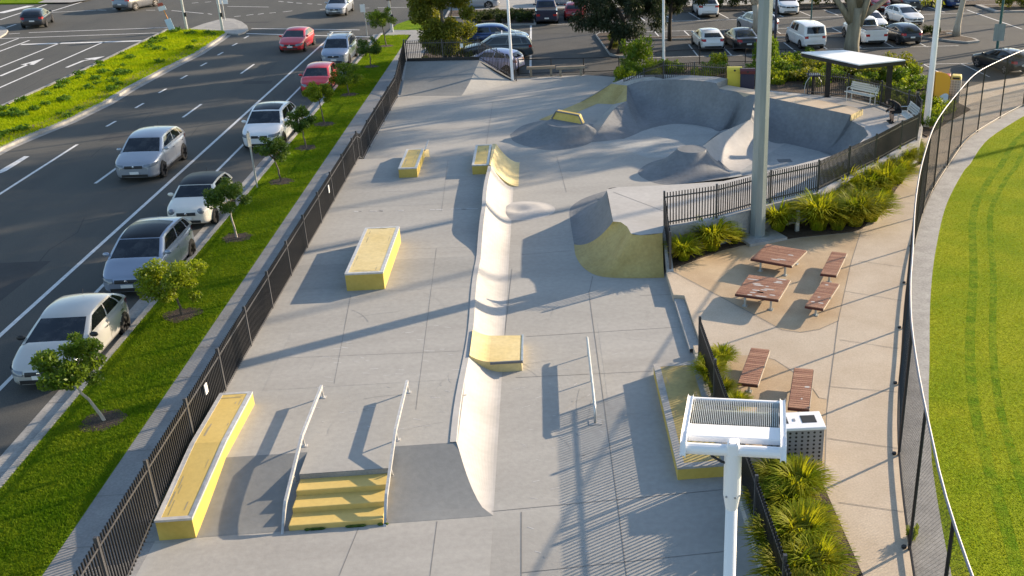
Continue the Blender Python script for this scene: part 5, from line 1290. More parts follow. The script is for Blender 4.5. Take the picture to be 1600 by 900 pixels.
# street side
make_car('hatch', 'pearl', 'pale silver hatchback at the kerb, nearest of the parked row, half behind the small tree', 'car', (-13.2, 26.72, 0), S)
make_car('mpv', 'blue_silver', 'silver people carrier with black glass roof parked at the kerb', 'car', (-13.15, 32.6, 0), S, pano=2)
make_car('mini', 'cream', 'small cream car with black roof and round headlights', 'car', (-13.28, 38.5, 0), S, dark_roof=True, round_lamps=True)
make_car('suv', 'white', 'bright white four wheel drive with sunroof parked at the kerb', 'car', (-13.25, 49.4, 0), S, pano=1, racks=False)
make_car('small', 'red', 'small red hatchback parked at the kerb between two young trees', 'car', (-12.95, 61.0, 0), S)
make_car('wagon', 'blue_silver', 'silver roof railed wagon parked at the front of the kerb queue', 'car', (-13.35, 69.8, 0), S, racks=True)
make_car('suv', 'silver', 'silver four wheel drive moving along the middle lane', 'car', (-17.2, 45.05, 0), S, cladding=True)
make_car('hatch', 'red', 'bright red hatchback crossing the stop line in the middle lane', 'car', (-17.1, 74.8, 0), R(178))
make_car('sedan', 'silver', 'old silver sedan in the middle of the intersection', 'car', (-17.1, 91.7, 0), R(178))
make_car('hatch', 'charcoal', 'black hatchback with indicator lit at the far left intersection', 'car', (-39.8, 88.0, 0), R(13))
make_car('suv', 'grey', 'grey four wheel drive crossing the top of the intersection, seen from behind', 'car', (-35.4, 97.0, 0), R(-18))
# car park
make_car('suv', 'silver', 'silver four wheel drive on the road beyond the dark hedge bed', 'car', (-5.9, 93.4, 0), R(-92))
make_car('suv', 'blue', 'blue four wheel drive parked side on by the leafy tree', 'car', (-3.15, 73.7, 0), R(-88))
make_car('wagon', 'graphite', 'dark grey wagon with white roof bars parked side on', 'car', (-3.0, 69.3, 0), R(92), racks=True)
make_car('small', 'lilac', 'pale lilac car half hidden behind the sloping picket fence', 'car', (-3.2, 65.0, 0), R(66))
make_car('ute', 'navy', 'dark navy pickup parked beside the hedge bed, tail to the camera', 'pickup truck', (.35, 85.5, 0), 0)
make_car('hatch', 'dark_red', 'dark red hatchback parked behind the dark leafy tree', 'car', (2.75, 86.6, 0), R(-5))
make_car('sedan', 'silver', 'silver sedan passing behind the navy pickup', 'car', (1.6, 94.2, 0), R(-90))
make_car('hatch', 'white', 'white hatchback next to the black sedan in the car park', 'car', (11.45, 71.75, 0), R(3))
make_car('sedan', 'black', 'black sedan parked just left of the thick pole', 'car', (13.8, 71.3, 0), R(4))
make_car('suv', 'white', 'white four wheel drive half behind the dark tree in the back row', 'car', (13.7, 87.0, 0), R(0))
make_car('suv', 'silver', 'silver four wheel drive partly behind the pale forked trunk', 'car', (16.2, 77.6, 0), R(14))
make_car('suv', 'white', 'white four wheel drive facing the camera right of the thick pole', 'car', (20.7, 87.6, 0), R(180))
make_car('van', 'white', 'small white delivery van with dark rear windows', 'van', (18.45, 71.6, 0), R(6))
make_car('ute', 'white', 'white pickup with black tray cover behind the big gum trunk', 'pickup truck', (23.2, 73.0, 0), R(4))
make_car('hatch', 'charcoal', 'dark charcoal hatchback right of the white pickup', 'car', (25.7, 72.4, 0), R(8))
make_car('sedan', 'white', 'white sedan facing the white pickup, mostly hidden', 'car', (25.2, 78.1, 0), R(184))
make_car('hatch', 'white', 'white hatchback facing the camera under the overhanging gum leaves', 'car', (28.9, 80.6, 0), R(190))
make_car('suv', 'blue', 'dark blue four wheel drive far back beside the second gum trunk', 'car', (36.2, 89.7, 0), R(180))
make_car('hatch', 'black', 'black hatchback beyond the chain link fence at far right', 'car', (28.6, 61.6, 0), R(18))
make_car('suv', 'maroon_car' if False else 'dark_red', 'dark red four wheel drive in shade behind the big gum', 'car', (29.0, 88.6, 0), R(180))
make_car('ute', 'graphite', 'dark grey pickup in the back row beside the red one', 'pickup truck', (31.8, 88.6, 0), R(178))

# ------------------------------------------------------------------ street signs and signals
def sign_post(name, label, base, h, plates, mat='galv', r=.035):
    t = thing(name, label, 'sign', base)
    MB().tube([(0, 0, 0), (0, 0, h)], r, 8).build('post', mat, t)
    for (dx, dz, w_, hh, mt, rz_) in plates: MB().box((dx, -.05, dz), (w_, .02, hh), rz_).build('plate', mt, t)
    return t
sign_post('street_sign', 'leaning white and blue notice sign on an orange stake at the median tip', P(271, 49, ZV), 2.1, [(-.02, .55, .46, .82, 'sign_blue', 0), (-.05, 1.78, .56, .3, 'sign_white', 0), (-.05, 2.08, .4, .2, 'red_lid', 0)], 'orange_post').rotation_euler = (0, R(-14), 0)
sign_post('street_sign', 'small grey backed pair of signs on the traffic island', P(352, 32, ZV), 2.2, [(-.22, 1.7, .4, .8, 'sign_white', 0), (.25, 1.7, .4, .8, 'sign_white', 0)])
sign_post('street_sign', 'grey parking sign post at the kerb in front of the white four wheel drive', P(402, 293, ZV), 2.35, [(0, 2.0, .2, .55, 'galv', 1.2)])
sign_post('street_sign', 'white plate sign near the stop line at the kerb', P(574, 56, ZV), 2.3, [(-.1, 2.0, .35, .55, 'sign_white', .2)])
sign_post('street_sign', 'tall dark post with a pale parking sign behind the white van', P(1267, 36, 0), 3.0, [(0, 2.75, .8, .75, 'pole_green', 0)], 'pole_teal', .06)
def signal(label, base, h):
    t = thing('traffic_light', label, 'traffic light', base)
    MB().tube([(0, 0, 0), (0, 0, h*.5), (0, 0, h)], [.11, .09, .08], 10).build('pole', 'galv', t)
    MB().box((0, 0, h+.1), (.38, .3, 1.05)).build('signal_head', 'plastic_black', t, bevel=.03)
    m = MB()
    for k in range(3): m.tube([(0, -.15, h-.2+.3*k), (0, -.24, h-.2+.3*k)], .1, 12)
    m.build('visor', 'plastic_black', t)
    MB().box((.12, -.05, 1.15), (.16, .16, .3)).build('push_button', 'plastic_black', t)
signal('grey traffic light pole at the left side of the median tip', P(292, 46.5, ZV), 2.7)
signal('grey traffic light pole at the right side of the traffic island', P(348, 47, ZV), 2.7)
signal('dark traffic light pole behind the last kerbside tree', P(613, 50, ZV), 2.75)

# ------------------------------------------------------------------ foliage
def leaf_mesh(name, clumps, n, size, seed, mat, squash=(1, 1, .85), droop=0.0, aspect=2.2):
    """clumps: list of (x,y,z,r); leaves as small folded quads spread through the clumps"""
    rg_ = np.random.default_rng(seed); C = np.array(clumps, float); wts = C[:, 3]**2; wts /= wts.sum()
    idx = rg_.choice(len(C), n, p=wts); d = rg_.normal(size=(n, 3)); d /= np.linalg.norm(d, axis=1, keepdims=True)
    rad = rg_.random(n)**.45
    pos = C[idx, :3]+d*(C[idx, 3]*rad)[:, None]*np.array(squash)
    ax = d*.6+rg_.normal(size=(n, 3))*.7; ax[:, 2] -= droop; ax /= np.linalg.norm(ax, axis=1, keepdims=True)
    sd_ = np.cross(ax, rg_.normal(size=(n, 3))); sd_ /= np.linalg.norm(sd_, axis=1, keepdims=True)
    s = size*(.6+.8*rg_.random(n))[:, None]; wv = s/aspect
    nrm = np.cross(ax, sd_)
    a = pos-ax*s*.5; b = pos+sd_*wv*.5+nrm*wv*.12; c = pos+ax*s*.5; e = pos-sd_*wv*.5+nrm*wv*.12
    V = np.stack([a, b, c, e], 1).reshape(-1, 3); F = np.arange(n*4).reshape(n, 4)
    return npmesh(name, V, F, mat)
def branches(m, base, height, seed, lean=(0, 0), r0=.05, n=5, crown_r=.6, crown_z=None, segs=6, mi=0):
    rs = random.Random(seed); top = Vector((lean[0], lean[1], height)); base = Vector(base)
    pts = [base+Vector((lean[0]*(k/segs)**1.2+rs.uniform(-1, 1)*r0*.5*(k > 0), lean[1]*(k/segs)**1.2+rs.uniform(-1, 1)*r0*.5*(k > 0), height*k/segs)) for k in range(segs+1)]
    m.tube([base+Vector((0, 0, -.05))]+pts, [r0*1.35]+[r0*(1-.45*k/segs) for k in range(segs+1)], 8)
    tip = pts[-1]; ends = []
    for k in range(n):
        a = 2*math.pi*k/n+rs.uniform(-.4, .4); q_ = tip+Vector((math.cos(a)*crown_r*.75, math.sin(a)*crown_r*.75, rs.uniform(.1, .7)*crown_r))
        mid = tip.lerp(q_, .5)+Vector((0, 0, .1*crown_r)); m.tube([tip-Vector((0, 0, .04)), mid, q_], [r0*.5, r0*.35, r0*.12], 6); ends.append(q_)
    return tip, ends
# young street trees
def street_tree(label, base, top_y, cr_, seed, leaf, lean=(0, 0), n=2600, lsize=.10, thin=1.0):
    b = P(*base, ZV+.01); hgt = 1.0
    for hh in np.arange(.8, 4, .02):
        dv = Vector((b.x+lean[0], b.y+lean[1], ZV+hh))-Vector((0, 0, CAM_H)); yy = CY-FPX*dv.dot(_u)/dv.dot(_f)
        if yy <= top_y: hgt = hh; break
    t = thing('street_tree', label, 'tree', b, 0, 'young trees along the street verge')
    cr_ *= 1.08; n = int(n*2.3); lsize *= .92; rs = random.Random(seed); m = MB(); tz = hgt-cr_*1.25
    tip, ends = branches(m, (0, 0, 0), tz, seed, lean, .035+.008*cr_, 6, cr_)
    m.build('trunk', 'bark_pale' if seed in (1, 3) else 'bark', t, smooth=True)
    cl = []
    for k in range(16):
        a = rs.uniform(0, 6.28); rr = cr_*math.sqrt(rs.random())*.85; zz = tip.z+cr_*rs.uniform(-.15, 1.05)
        f_ = 1-.35*abs((zz-tip.z)/cr_-.4)
        cl.append((tip.x+math.cos(a)*rr*f_, tip.y+math.sin(a)*rr*f_, zz, cr_*rs.uniform(.20, .36)))
    for q_ in ends: cl.append((q_.x, q_.y, q_.z, cr_*.33))
    leaf_mesh('crown', cl, n, lsize, seed, leaf, parent_fix(t) if False else (1, 1, .8)).parent = t
    m = MB(); n_ = 22
    m.add([(0, 0, .012)]+[((.38+.25*rs.random())*math.cos(2*math.pi*k/n_), (.38+.25*rs.random())*math.sin(2*math.pi*k/n_), .006) for k in range(n_)], [(0, 1+k, 1+(k+1) % n_) for k in range(n_)])
    o = m.build('tree_mulch', 'mulch'); o.location = (b.x, b.y, ZV+.012); tag(o, kind='structure')
    return t
street_tree('leaning young tree with a pale trunk in front of the pale silver hatchback', (163, 657), 530, .78, 1, 'leaf', (-.55, .05), 3200)
street_tree('bushy lime green young tree in front of the silver people carrier', (285, 492), 396, .90, 2, 'leaf_lime', (-.1, 0), 3600)
street_tree('round dark green young tree beside the small cream car', (370, 371), 281, .68, 3, 'leaf_dark', (-.08, 0), 2400)
street_tree('sparse young tree beside the grey parking sign post', (440, 284), 213, .68, 4, 'leaf_dark', (-.15, 0), 1900)
street_tree('dark young tree beside the rear of the white four wheel drive', (478, 231), 168, .62, 5, 'leaf_dark', (-.06, 0), 2100)
street_tree('yellow lime young tree just behind the white four wheel drive', (507, 194), 128, .68, 6, 'leaf_lime', (-.1, 0), 2400)
street_tree('broad dark young tree beside the parked red hatchback', (545, 148), 94, .85, 7, 'leaf', (0, 0), 2600)
street_tree('sparse young tree beside the silver roof railed wagon', (580, 104), 57, .75, 8, 'leaf_dark', (0, 0), 1900)
street_tree('tallest verge tree with a clear trunk near the corner kerb', (604, 72), 8, .95, 9, 'leaf', (-.15, 0), 2600)
# large leafy tree by the corner
def big_tree(name, label, base, crown, n, size, leaf, bark, trunk_pts, seed, limbs=(), squash=(1, 1, .85), droop=0.0, aspect=2.2, group=None):
    t = thing(name, label, 'tree', base, 0, group); m = MB()
    for pts, rad in trunk_pts: m.tube(pts, rad, 12)
    for pts, rad in limbs: m.tube(pts, rad, 8)
    m.build('trunk', bark, t, smooth=True); leaf_mesh('crown', crown, n, size, seed, leaf, squash, droop, aspect).parent = t
    return t
rs = random.Random(21); cl = []
for k in range(70):
    z = rs.uniform(.5, 6.6); rr = 1.75*math.sin(min(1, (z+.5)/3.2)*1.57)*(1 if z < 4.5 else .8); a = rs.uniform(0, 6.28); q_ = math.sqrt(rs.random())*rr
    cl.append((math.cos(a)*q_, math.sin(a)*q_*.9, z, rs.uniform(.4, .75)))
b = P(690, 95, ZV)
big_tree('leafy_tree', 'dense tall olive green tree behind the far bank ramp fence', (b.x+.2, b.y+.3, ZV), cl, 30000, .19, 'leaf_olive', 'bark', [([(0, 0, 0), (.05, 0, 2), (0, .1, 4.5)], [.16, .12, .05]), ([(.3, .1, 0), (.5, .1, 1.8), (.7, .2, 3.5)], [.1, .08, .03])], 31)
# sheoak in island
rs = random.Random(5); cl = []
for k in range(44):
    a = rs.uniform(0, 6.28); q_ = math.sqrt(rs.random())*3.0; cl.append((math.cos(a)*q_+.0, math.sin(a)*q_*.8, rs.uniform(2.5, 6.2)-.10*q_*q_, rs.uniform(.5, .9)))
b = P(968, 83, .13)
big_tree('sheoak_tree', 'dark drooping tree with a bent trunk in the kerbed car park island', (b.x, b.y, .13), cl, 30000, .24, 'leaf_sheoak', 'bark_dark', [([(0, 0, 0), (.15, 0, .5), (.1, 0, 1.0), (.35, 0, 1.5), (.3, 0, 2.2), (-.1, 0, 3.0)], [.24, .2, .19, .17, .15, .1]), ([(-.6, 1.6, 0), (-.2, 1.0, 1.2), (0, .6, 2.4)], [.12, .1, .06])], 33,
         [([(.3, 0, 2.2), (1.2, .2, 3.0), (2, .4, 3.8)], [.1, .07, .03]), ([(.3, 0, 2.0), (-1, .3, 3.0), (-2, .2, 3.6)], [.1, .07, .03])], (1, 1, .9), .9, 4)
cl = []
for k in range(30):
    a = rs.uniform(0, 6.28); q_ = math.sqrt(rs.random())*2.4; cl.append((math.cos(a)*q_+.5, math.sin(a)*q_*.8, rs.uniform(2.6, 5.5)-.1*q_*q_, rs.uniform(.4, .8)))
b = P(1046, 64, .14)
big_tree('sheoak_tree', 'dark tree with a straight thin trunk in the car park median strip', (b.x, b.y, .13), cl, 18000, .24, 'leaf_sheoak', 'bark_dark', [([(0, 0, 0), (.02, 0, 1.2), (.1, 0, 2.2), (.3, 0, 3.5)], [.16, .13, .12, .06])], 35, [([(.1, 0, 2.0), (.9, 0, 2.8), (1.8, 0, 3.3)], [.08, .06, .03]), ([(.1, 0, 2.2), (-.8, 0, 3.2)], [.08, .03])], (1, 1, .9), .9, 4)
# gums
def gum_crown(seed, n, r, z0, z1, cx=0, cy=0):
    rs = random.Random(seed); out = []
    for k in range(n):
        a = rs.uniform(0, 6.28); q_ = math.sqrt(rs.random())*r; out.append((cx+math.cos(a)*q_, cy+math.sin(a)*q_, rs.uniform(z0, z1), rs.uniform(.7, 1.4)))
    return out
b = P(1317, 82, 0)
big_tree('gum_tree', 'huge pale gum with thick spreading limbs behind the shelter', (b.x-.1, b.y-2.2, 0), gum_crown(41, 60, 5.2, 10.5, 18)+[(6.2, 4.0, 4.6, .8), (6.9, 4.0, 4.0, .7), (6.5, 3.5, 3.4, .65), (5.6, 4.2, 5.2, .7), (7.2, 3.8, 3.0, .45), (6.1, 3.6, 3.1, .45)], 15000, .26, 'leaf_gum', 'bark_gum',
         [([(0, 0, -.1), (.0, 0, 1.0), (.1, 0, 2.2), (.15, 0, 3.3)], [.62, .50, .46, .46]), ([(.0, 0, 2.4), (-.25, 0, 4.2), (.15, .2, 6.5), (.6, 0, 13)], [.40, .33, .25, .12]), ([(.3, 0, 2.2), (.75, 0, 3.6), (1.35, .2, 5.5), (1.8, 0, 13)], [.36, .27, .2, .1])], 43,
         [([(-.1, 0, 2.3), (-.9, 0, 3.4), (-1.7, 0, 4.4), (-3.0, .3, 6.2), (-4, 0, 8.5)], [.28, .19, .16, .13, .07]), ([(.4, 0, 2.6), (1.5, .5, 3.2), (3.2, 1.6, 4.0), (5.0, 3, 5.0), (6.6, 4, 5.0)], [.27, .2, .16, .12, .05]), ([(.2, 0, 3.4), (.5, -1, 6), (.2, -2.5, 9)], [.3, .2, .08]), ([(.9, 0, 4), (2.2, .4, 6.2), (3.5, 1, 9)], [.24, .17, .07])], droop=.8, aspect=3.5)
b = P(1176, 52, .14)
big_tree('gum_tree', 'pale forked gum trunk between the black sedan and the thick pole', (b.x, b.y-.6, .1), gum_crown(51, 30, 3.2, 8.5, 14), 6000, .26, 'leaf_gum', 'bark_pale', [([(.1, 0, 0), (.15, 0, 1.2), (.0, 0, 2.2)], [.30, .26, .25]), ([(0, 0, 2.1), (.25, 0, 3.6), (.3, 0, 6), (.8, 0, 9)], [.22, .19, .15, .06]), ([(0, 0, 2.1), (-.7, 0, 3.4), (-1.4, 0, 5), (-2, 0, 8.5)], [.2, .15, .12, .05])], 53, droop=.8, aspect=3.5)
b = P(1494, 56, .13)
big_tree('gum_tree', 'slender grey gum trunk in the right hand car park island', (b.x, b.y, .13), gum_crown(61, 26, 3.2, 9, 15, .8), 8000, .26, 'leaf_gum', 'bark_pale', [([(0, 0, 0), (.02, 0, .8), (.15, 0, 2), (.5, 0, 4.5), (.9, 0, 8)], [.34, .24, .2, .17, .08])], 63, droop=.8, aspect=3.5)
# further gums outside the frame on the right whose shade reaches the street
GUMS = []
for k_, (yt, h_, c_) in enumerate(((21.5, 30, 2.6), (27, 29, 2.4), (31, 31, 2.8), (35.5, 29, 2.2), (41, 30, 2.6), (48, 31, 1.5), (54.5, 30, 1.2), (60.5, 31, 1.4), (66.0, 30, 1.1), (71, 31, 1.4), (76.5, 30, 1.1), (83, 31, 1.4))):
    x_ = 2.63*(h_-6.3)-14.0; GUMS.append((x_, yt+(x_+17)*.539, h_, k_, c_))
WHICH = ['nearest the oval bend', 'behind the fence end', 'at the car park edge', 'beside the car park exit', 'far out by the oval', 'at the back of the car park', 'first of the slim row', 'second of the slim row', 'third of the slim row', 'fourth of the slim row', 'fifth of the slim row', 'last of the slim row']
for (x, y, h, sd2, cr3), wh in zip(GUMS, WHICH):
    big_tree('gum_tree', 'tall high crowned gum right of the frame, '+wh, (x, y, 0), gum_crown(70+sd2, 18 if sd2 < 5 else 12, cr3, h-6.0, h-(.8 if sd2 < 5 else 2.6)), 3000 if sd2 < 5 else 2600, .55, 'leaf_gum', 'bark_pale', [([(0, 0, 0), (.2, 0, h*.4), (0, .2, h*.9)], [.20, .16, .08])], 90+sd2, droop=.8, aspect=3, group='tall gums beyond the right edge')

for (x, y, z0_, z1_, r_, wh) in ((33.5, 60.5, 10.5, 15, 2.0, 'closest beside the oval fence end'), (37.0, 65.5, 11, 16, 1.8, 'second beside the oval fence end'), (38.5, 71.5, 12, 16.5, 1.6, 'third beside the oval fence end')):
    big_tree('gum_tree', 'smaller gum right of the frame, '+wh, (x, y, 0), gum_crown(int(x*7), 13, r_, z0_, z1_), 1900, .42, 'leaf_gum', 'bark_pale', [([(0, 0, 0), (.2, 0, z0_*.6), (0, .2, z1_*.85)], [.16, .12, .06])], int(y), droop=.8, aspect=3)

# grass clumps, sharing three meshes
def clump_mesh(name, seed, n, rad, hgt, mat, wd=.018):
    rg_ = np.random.default_rng(seed); a = rg_.random(n)*2*np.pi; sp_ = .25+.75*rg_.random(n)**.6; h = hgt*(.65+.5*rg_.random(n)); r0 = rad*.22*np.sqrt(rg_.random(n))
    V = []; F = []; K = 4
    dirx, diry = np.cos(a), np.sin(a); px2, py2 = -diry, dirx
    a2 = a+rg_.normal(size=n)*.5
    bx, by = np.cos(a2)*r0, np.sin(a2)*r0
    rows = []
    for k in range(K+1):
        s = k/K; out = rad*sp_*(s**1.5)*1.05; z = h*(np.sin(s*(1.0+.95*sp_)*1.25)/np.sin(np.minimum((1.0+.95*sp_)*1.25, 1.57)))
        z = h*(1.75*s-(.55+.55*sp_)*s*s)
        wv = wd*(1-s*.85)
        cx_, cy_ = bx+dirx*out, by+diry*out
        rows.append((np.stack([cx_-px2*wv, cy_-py2*wv, np.maximum(z, .01)], 1), np.stack([cx_+px2*wv, cy_+py2*wv, np.maximum(z, .01)], 1)))
    Vv = np.concatenate([np.concatenate(r_) for r_ in rows]); Ff = []
    ar = np.arange(n)
    for k in range(K):
        o = k*2*n; Ff.append(np.stack([o+ar, o+n+ar, o+3*n+ar, o+2*n+ar], 1))
    return npmesh(name, Vv, np.concatenate(Ff), mat)
protos = []
for i in range(4):
    o = clump_mesh('foliage', 100+i, 520, .66, .74, 'lomandra' if i % 2 == 0 else 'lomandra_lime', .030); protos.append(o.data); bpy.data.objects.remove(o)
cnt = {}
def clump(px, py, sc, i, where, z=ZP+.03, off=.0):
    b = P(px, py, z); k = cnt.get(where, 0); cnt[where] = k+1
    o = bpy.data.objects.new('grass_clump', protos[i]); COL.objects.link(o); o.location = (b.x, b.y+off, z); sc *= (1.7 if py < 420 else 1.25); o.scale = (sc, sc, sc*(.85+.25*((px*7) % 10)/10)); o.rotation_euler = (0, 0, (px*13+py*7) % 6.28)
    tag(o, '%s arching %s grass clump %s' % (ORD[k], 'dark green' if i % 2 == 0 else 'lime green', where), 'plant', 'strappy grass clumps in the garden beds')
A_ = 'from the fence corner, left of the thick pole'
for p_ in ((1068, 406, .62, 1), (1060, 390, .45, 0), (1112, 390, .85, 1), (1090, 372, .5, 0), (1148, 380, .4, 0), (1155, 350, .5, 0)): clump(*p_, A_)
B_ = 'from the thick pole along the curved path'
for p_ in ((1215, 360, .8, 1), (1215, 335, .6, 0), (1252, 325, .6, 0), (1278, 358, 1.0, 1), (1258, 340, .7, 0), (1300, 338, .85, 1), (1308, 358, .8, 0), (1335, 352, .95, 0), (1360, 345, .9, 1), (1342, 330, .8, 0), (1318, 312, .95, 1), (1352, 308, .9, 1), (1378, 322, .5, 1), (1290, 312, .6, 1), (1382, 300, .9, 1)): clump(*p_, B_)
C_ = 'from the path bend under the dark fence'
for p_ in ((1345, 285, .8, 1), (1372, 284, .9, 0), (1402, 286, .8, 1), (1375, 265, .7, 0), (1398, 262, .8, 1), (1412, 262, .75, 1), (1405, 243, .7, 0), (1420, 243, .7, 1)): clump(*p_, C_)
D_ = 'from the litter bin beside the plaza fence'
for p_ in ((1246, 775, .86, 1), (1212, 762, .72, 0), (1196, 800, .62, 0), (1232, 800, .7, 1), (1252, 858, .9, 1), (1215, 862, .8, 0), (1272, 905, .85, 1), (1232, 915, .85, 0), (1290, 960, .85, 1), (1245, 975, .9, 0), (1268, 830, .6, 1)): clump(*p_, D_)
E_ = 'from the step, beside the tan pad'
for p_ in ((1108, 595, .62, 1), (1128, 620, .5, 0), (1112, 575, .5, 1)): clump(*p_, E_)
F_ = 'from the bench, behind the near fence'
for p_ in ((1128, 570, .55, 1), (1150, 640, .5, 1)): clump(*p_, F_, z=ZP)
G_ = 'from the black post, in the bed behind the bowl'
# shrubs
def shrub_mesh(seed, n, size, leaf, r=1.0, h=1.0):
    rs = random.Random(seed); cl = []
    for k in range(12): a = rs.uniform(0, 6.28); q_ = r*math.sqrt(rs.random())*.75; cl.append((math.cos(a)*q_, math.sin(a)*q_, h*rs.uniform(.2, .8), r*rs.uniform(.25, .42)))
    o = leaf_mesh('foliage', cl, n, size, seed, leaf); d = o.data; bpy.data.objects.remove(o); return d
SHM = {'hedge': shrub_mesh(201, 1400, .16, 'leaf_hedge'), 'green': shrub_mesh(202, 1500, .14, 'leaf'), 'lime': shrub_mesh(203, 1500, .15, 'leaf_lime'), 'gum': shrub_mesh(204, 1200, .16, 'leaf_olive')}
cnt2 = {}
def shrub(x, y, z, sx, sz, kind, where, name='shrub', desc='dense'):
    k = cnt2.get(where, 0); cnt2[where] = k+1
    o = bpy.data.objects.new(name, SHM[kind]); COL.objects.link(o); o.location = (x, y, z); o.scale = (sx, sx, sz); o.rotation_euler = (0, 0, (x*3+y) % 6.28)
    tone = {'hedge': 'dark', 'green': 'mid green', 'lime': 'bright lime', 'gum': 'olive'}[kind]
    tag(o, '%s %s %s shrub %s' % (ORD[k] if k < 20 else 'later', desc, tone, where.replace('from the left, in', 'from left in')), 'shrub', 'shrubs in the beds round the car park')
w1 = 'from the left, in the hedge bed beside the navy pickup'
for i in range(8): shrub(-5.2+.62*i, 83.2+.9*(i % 3), .13, .75, .85, 'hedge', w1)
w2 = 'from the left, in the bed along the far car park edge'
for i in range(20): shrub(3.2+1.75*i, 89.6+.05*i, .13, 1.15, 1.3+.3*(i % 2), 'hedge' if i % 3 else 'gum', w2)
w3 = 'from the left, in the bed between log barrier and picket fence'
for i, (x, y) in enumerate(((4.6, 58.6), (5.3, 59.6), (6.3, 59.4), (5.0, 60.6), (6.6, 60.9), (7.6, 60.4))): shrub(x, y, .2, .85, 1.0, 'lime' if i % 2 == 0 else 'green', w3)
shrub(5.7, 62.0, .2, 1.2, 2.2, 'green', 'standing tallest beside the pale pole and log barrier')
w4 = 'from the bins, in the bed behind the shelter'
for i in range(16): shrub(9.0+.62*i*1.15, 58.2-.28*i+1.1*((i*7) % 3)+(0 if i < 9 else -.0), .2, .8, .95, 'lime' if i % 3 == 0 else 'green', w4, desc='grassy')
shrub(13.4, 59.8, .2, .95, 2.6, 'green', 'rising as a small tree beside the shelter roof')
shrub(10.6, 61.3, .2, .7, 1.3, 'lime', 'behind the maroon bin')
w10 = 'from the maroon bin, in the meadow bed behind the shelter'
for i, (x, y) in enumerate(((1205, 128), (1228, 122), (1250, 130), (1215, 108), (1240, 104), (1268, 118), (1290, 122), (1312, 116), (1335, 122), (1352, 118), (1262, 100), (1366, 128), (1385, 122), (1402, 134), (1392, 112), (1418, 128), (1428, 142), (1408, 118))):
    v_ = P(x, y, .25); shrub(v_.x, v_.y, .25, 1.0+.15*(i % 3), .95+.2*(i % 2), ('lime', 'green', 'gum')[i % 3], w10, desc='grassy')
w5 = 'from the person, in the sunny bed behind the fence corner'
for i, (x, y) in enumerate(((18.2, 50.0), (18.9, 51.0), (17.6, 51.2), (18.6, 52.6), (19.6, 52.3), (19.6, 49.2), (20.2, 50.3), (20.9, 51.4), (20.0, 48.3), (19.0, 47.4), (18.4, 45.9))): shrub(x, y, .3, .75, .85, 'lime' if i % 3 != 1 else 'green', w5)
shrub(21.6, 51.9, .3, .8, 1.3, 'green', 'between the swirl sign and the mesh caged bin')
w6 = 'from the left, in the car park median beside the slender gum'
for i, (x, y) in enumerate(((26.9, 74.3), (28.0, 74.6), (28.7, 73.9), (29.0, 73.0), (25.6, 74.4))): shrub(x, y, .13, .42, .6, 'hedge', w6)
w7 = 'from the left, at the foot of the sheoak trunk'
for i, (x, y) in enumerate(((4.9, 72.0), (5.0, 74.2), (5.3, 75.6), (4.9, 70.2))): shrub(x, y, .13, .45, .5, 'gum', w7)
w8 = 'from the left, in the top right corner bed'
for i in range(6): shrub(40.5+1.4*i, 86.2, .13, 1.0, 1.1, 'gum', w8)
w9 = 'from the street, below the tall olive tree'
for i, (x, y) in enumerate(((-7.6, 63.5), (-7.2, 65.2), (-5.6, 63.2), (-4.9, 67.5), (-5.0, 70.5), (-5.2, 71.9))): shrub(x, y, ZV, .5, .7, 'gum', w9)
tag(MB().ell((5.65, 18.4, .2), (.1, .1, .1)).build('weed_tuft', 'weed'), kind='stuff') if False else None
o = bpy.data.objects.new('weed_tuft', SHM['lime']); COL.objects.link(o); o.location = P(1425, 842, ZP); o.scale = (.16, .16, .35); tag(o, 'small green weed growing at the foot of the chain link fence', 'plant')
# ground cover blades
def blades(name, sampler, n, hgt, wd, mat, seed, label, cat='grass'):
    rg_ = np.random.default_rng(seed); xy, z0 = sampler(rg_, n); n = len(xy); a = rg_.random(n)*6.283; h = hgt*(.5+rg_.random(n)); ln = rg_.normal(size=(n, 2))*hgt*.55
    b0 = np.stack([xy[:, 0]-np.cos(a)*wd, xy[:, 1]-np.sin(a)*wd, z0], 1); b1 = np.stack([xy[:, 0]+np.cos(a)*wd, xy[:, 1]+np.sin(a)*wd, z0], 1); tp_ = np.stack([xy[:, 0]+ln[:, 0], xy[:, 1]+ln[:, 1], z0+h], 1)
    V = np.stack([b0, b1, tp_], 1).reshape(-1, 3); o = npmesh(name, V, np.arange(n*3).reshape(n, 3), mat); tag(o, label, cat, kind='stuff'); return o
def s_verge(r, n):
    y = 14+64*r.random(n)**1.7; x = -11.98+2.1*r.random(n); xy = np.stack([x, y], 1); k = np.ones(n, bool)
    for o in bpy.data.objects:
        if o.name.startswith('tree_mulch'): k &= ((xy[:, 0]-o.location.x)**2+((xy[:, 1]-o.location.y)*1.0)**2) > (.30+.28*r.random(n))**2
    xy = xy[k]; return xy, np.full(len(xy), ZV)
blades('verge_turf', s_verge, 190000, .05, .010, 'blade', 1, 'green turf blades on the street verge')
def in_poly(xy, poly):
    x, y = xy[:, 0], xy[:, 1]; ins = np.zeros(len(xy), bool); n = len(poly)
    for i in range(n):
        (x0, y0), (x1, y1) = poly[i], poly[(i+1) % n]
        c = ((y0 > y) != (y1 > y)) & (x < (x1-x0)*(y-y0)/((y1-y0) if y1 != y0 else 1e-9)+x0); ins ^= c
    return ins
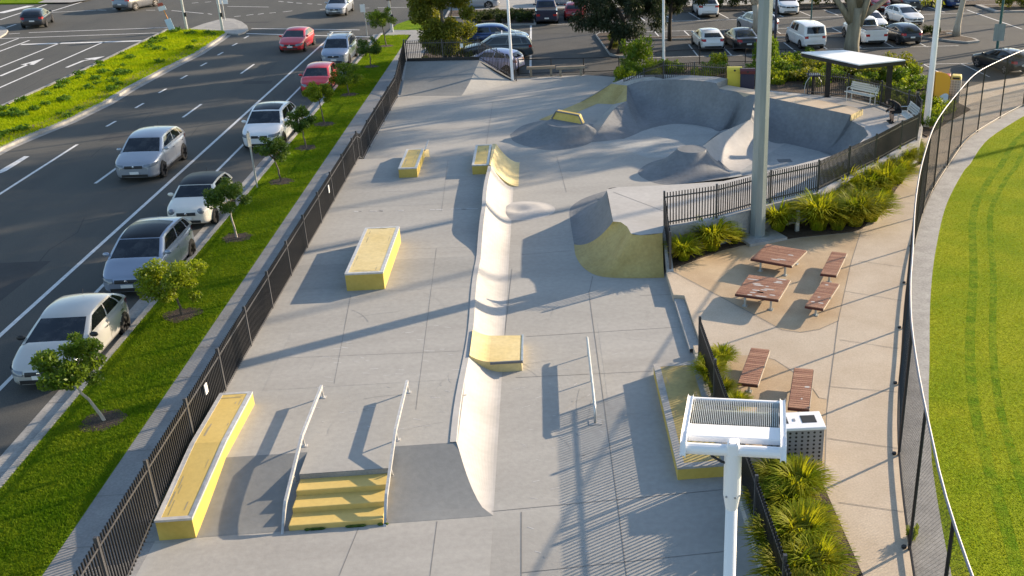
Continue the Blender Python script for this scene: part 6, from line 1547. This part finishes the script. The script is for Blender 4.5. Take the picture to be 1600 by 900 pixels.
pmp = [(v.x, v.y) for v in pm]
def s_median(r, n):
    xy = np.stack([-29.5+7*r.random(n), 42+41*r.random(n)], 1); xy = xy[in_poly(xy, pmp)]; return xy, np.full(len(xy), ZV)
blades('median_turf', s_median, 70000, .11, .02, 'blade_median', 2, 'tall lime green grass on the road median')
evp = [(e[2], e[3]) for e in ev]+[(60, 61), (60, 4)]
def s_oval(r, n):
    xy = np.stack([6+26*r.random(n)**1.3, 12+36*r.random(n)**1.25], 1); xy = xy[in_poly(xy, evp)]; return xy, np.full(len(xy), ZP-.01)
evd = np.array([[e[2]+e[8].x*0, e[3]] for e in ev]); evn = np.array([[e[8].x, e[8].y] for e in ev])
def trackmask(xy):
    out = np.zeros(len(xy), bool)
    for c0 in range(0, len(xy), 20000):
        q = xy[c0:c0+20000]; dd = ((q[:, None, :]-evd[None])**2).sum(2); k = dd.argmin(1); off = ((q-evd[k])*evn[k]).sum(1)
        off = off-.12*np.sin(q[:, 1]*.5)
        for o_, w_ in ((1.95, .26), (2.55, .20), (4.1, .28), (4.7, .24)): out[c0:c0+20000] |= np.abs(off-(o_-.8)) < w_/2
    return out
def s_oval_plain(r, n):
    xy, z = s_oval(r, n); k = ~trackmask(xy) | (r.random(len(xy)) < .22); return xy[k], z[k]
def s_oval_track(r, n):
    xy, z = s_oval(r, n); k = trackmask(xy); return xy[k], z[k]
blades('oval_turf', s_oval_plain, 230000, .022, .012, 'blade_oval', 3, 'mown yellow green turf on the oval')
blades('wheel_track_turf', s_oval_track, 190000, .014, .012, 'blade_track', 4, 'darker green wheel tracks pressed into the oval turf')
rs = random.Random(8)
m = MB(); cl = []
for k in range(60):
    y = 48+rs.random()*34; x = -28.5+rs.random()*4.2
    if in_poly(np.array([[x, y]]), pmp)[0]: cl.append((x, y, ZV+.12, rs.uniform(.18, .42)))
o = leaf_mesh('median_weeds', cl, 5200, .16, 77, 'weed', (1, 1, .5)); tag(o, 'dark green weed patches scattered over the median grass', 'weeds', kind='stuff')
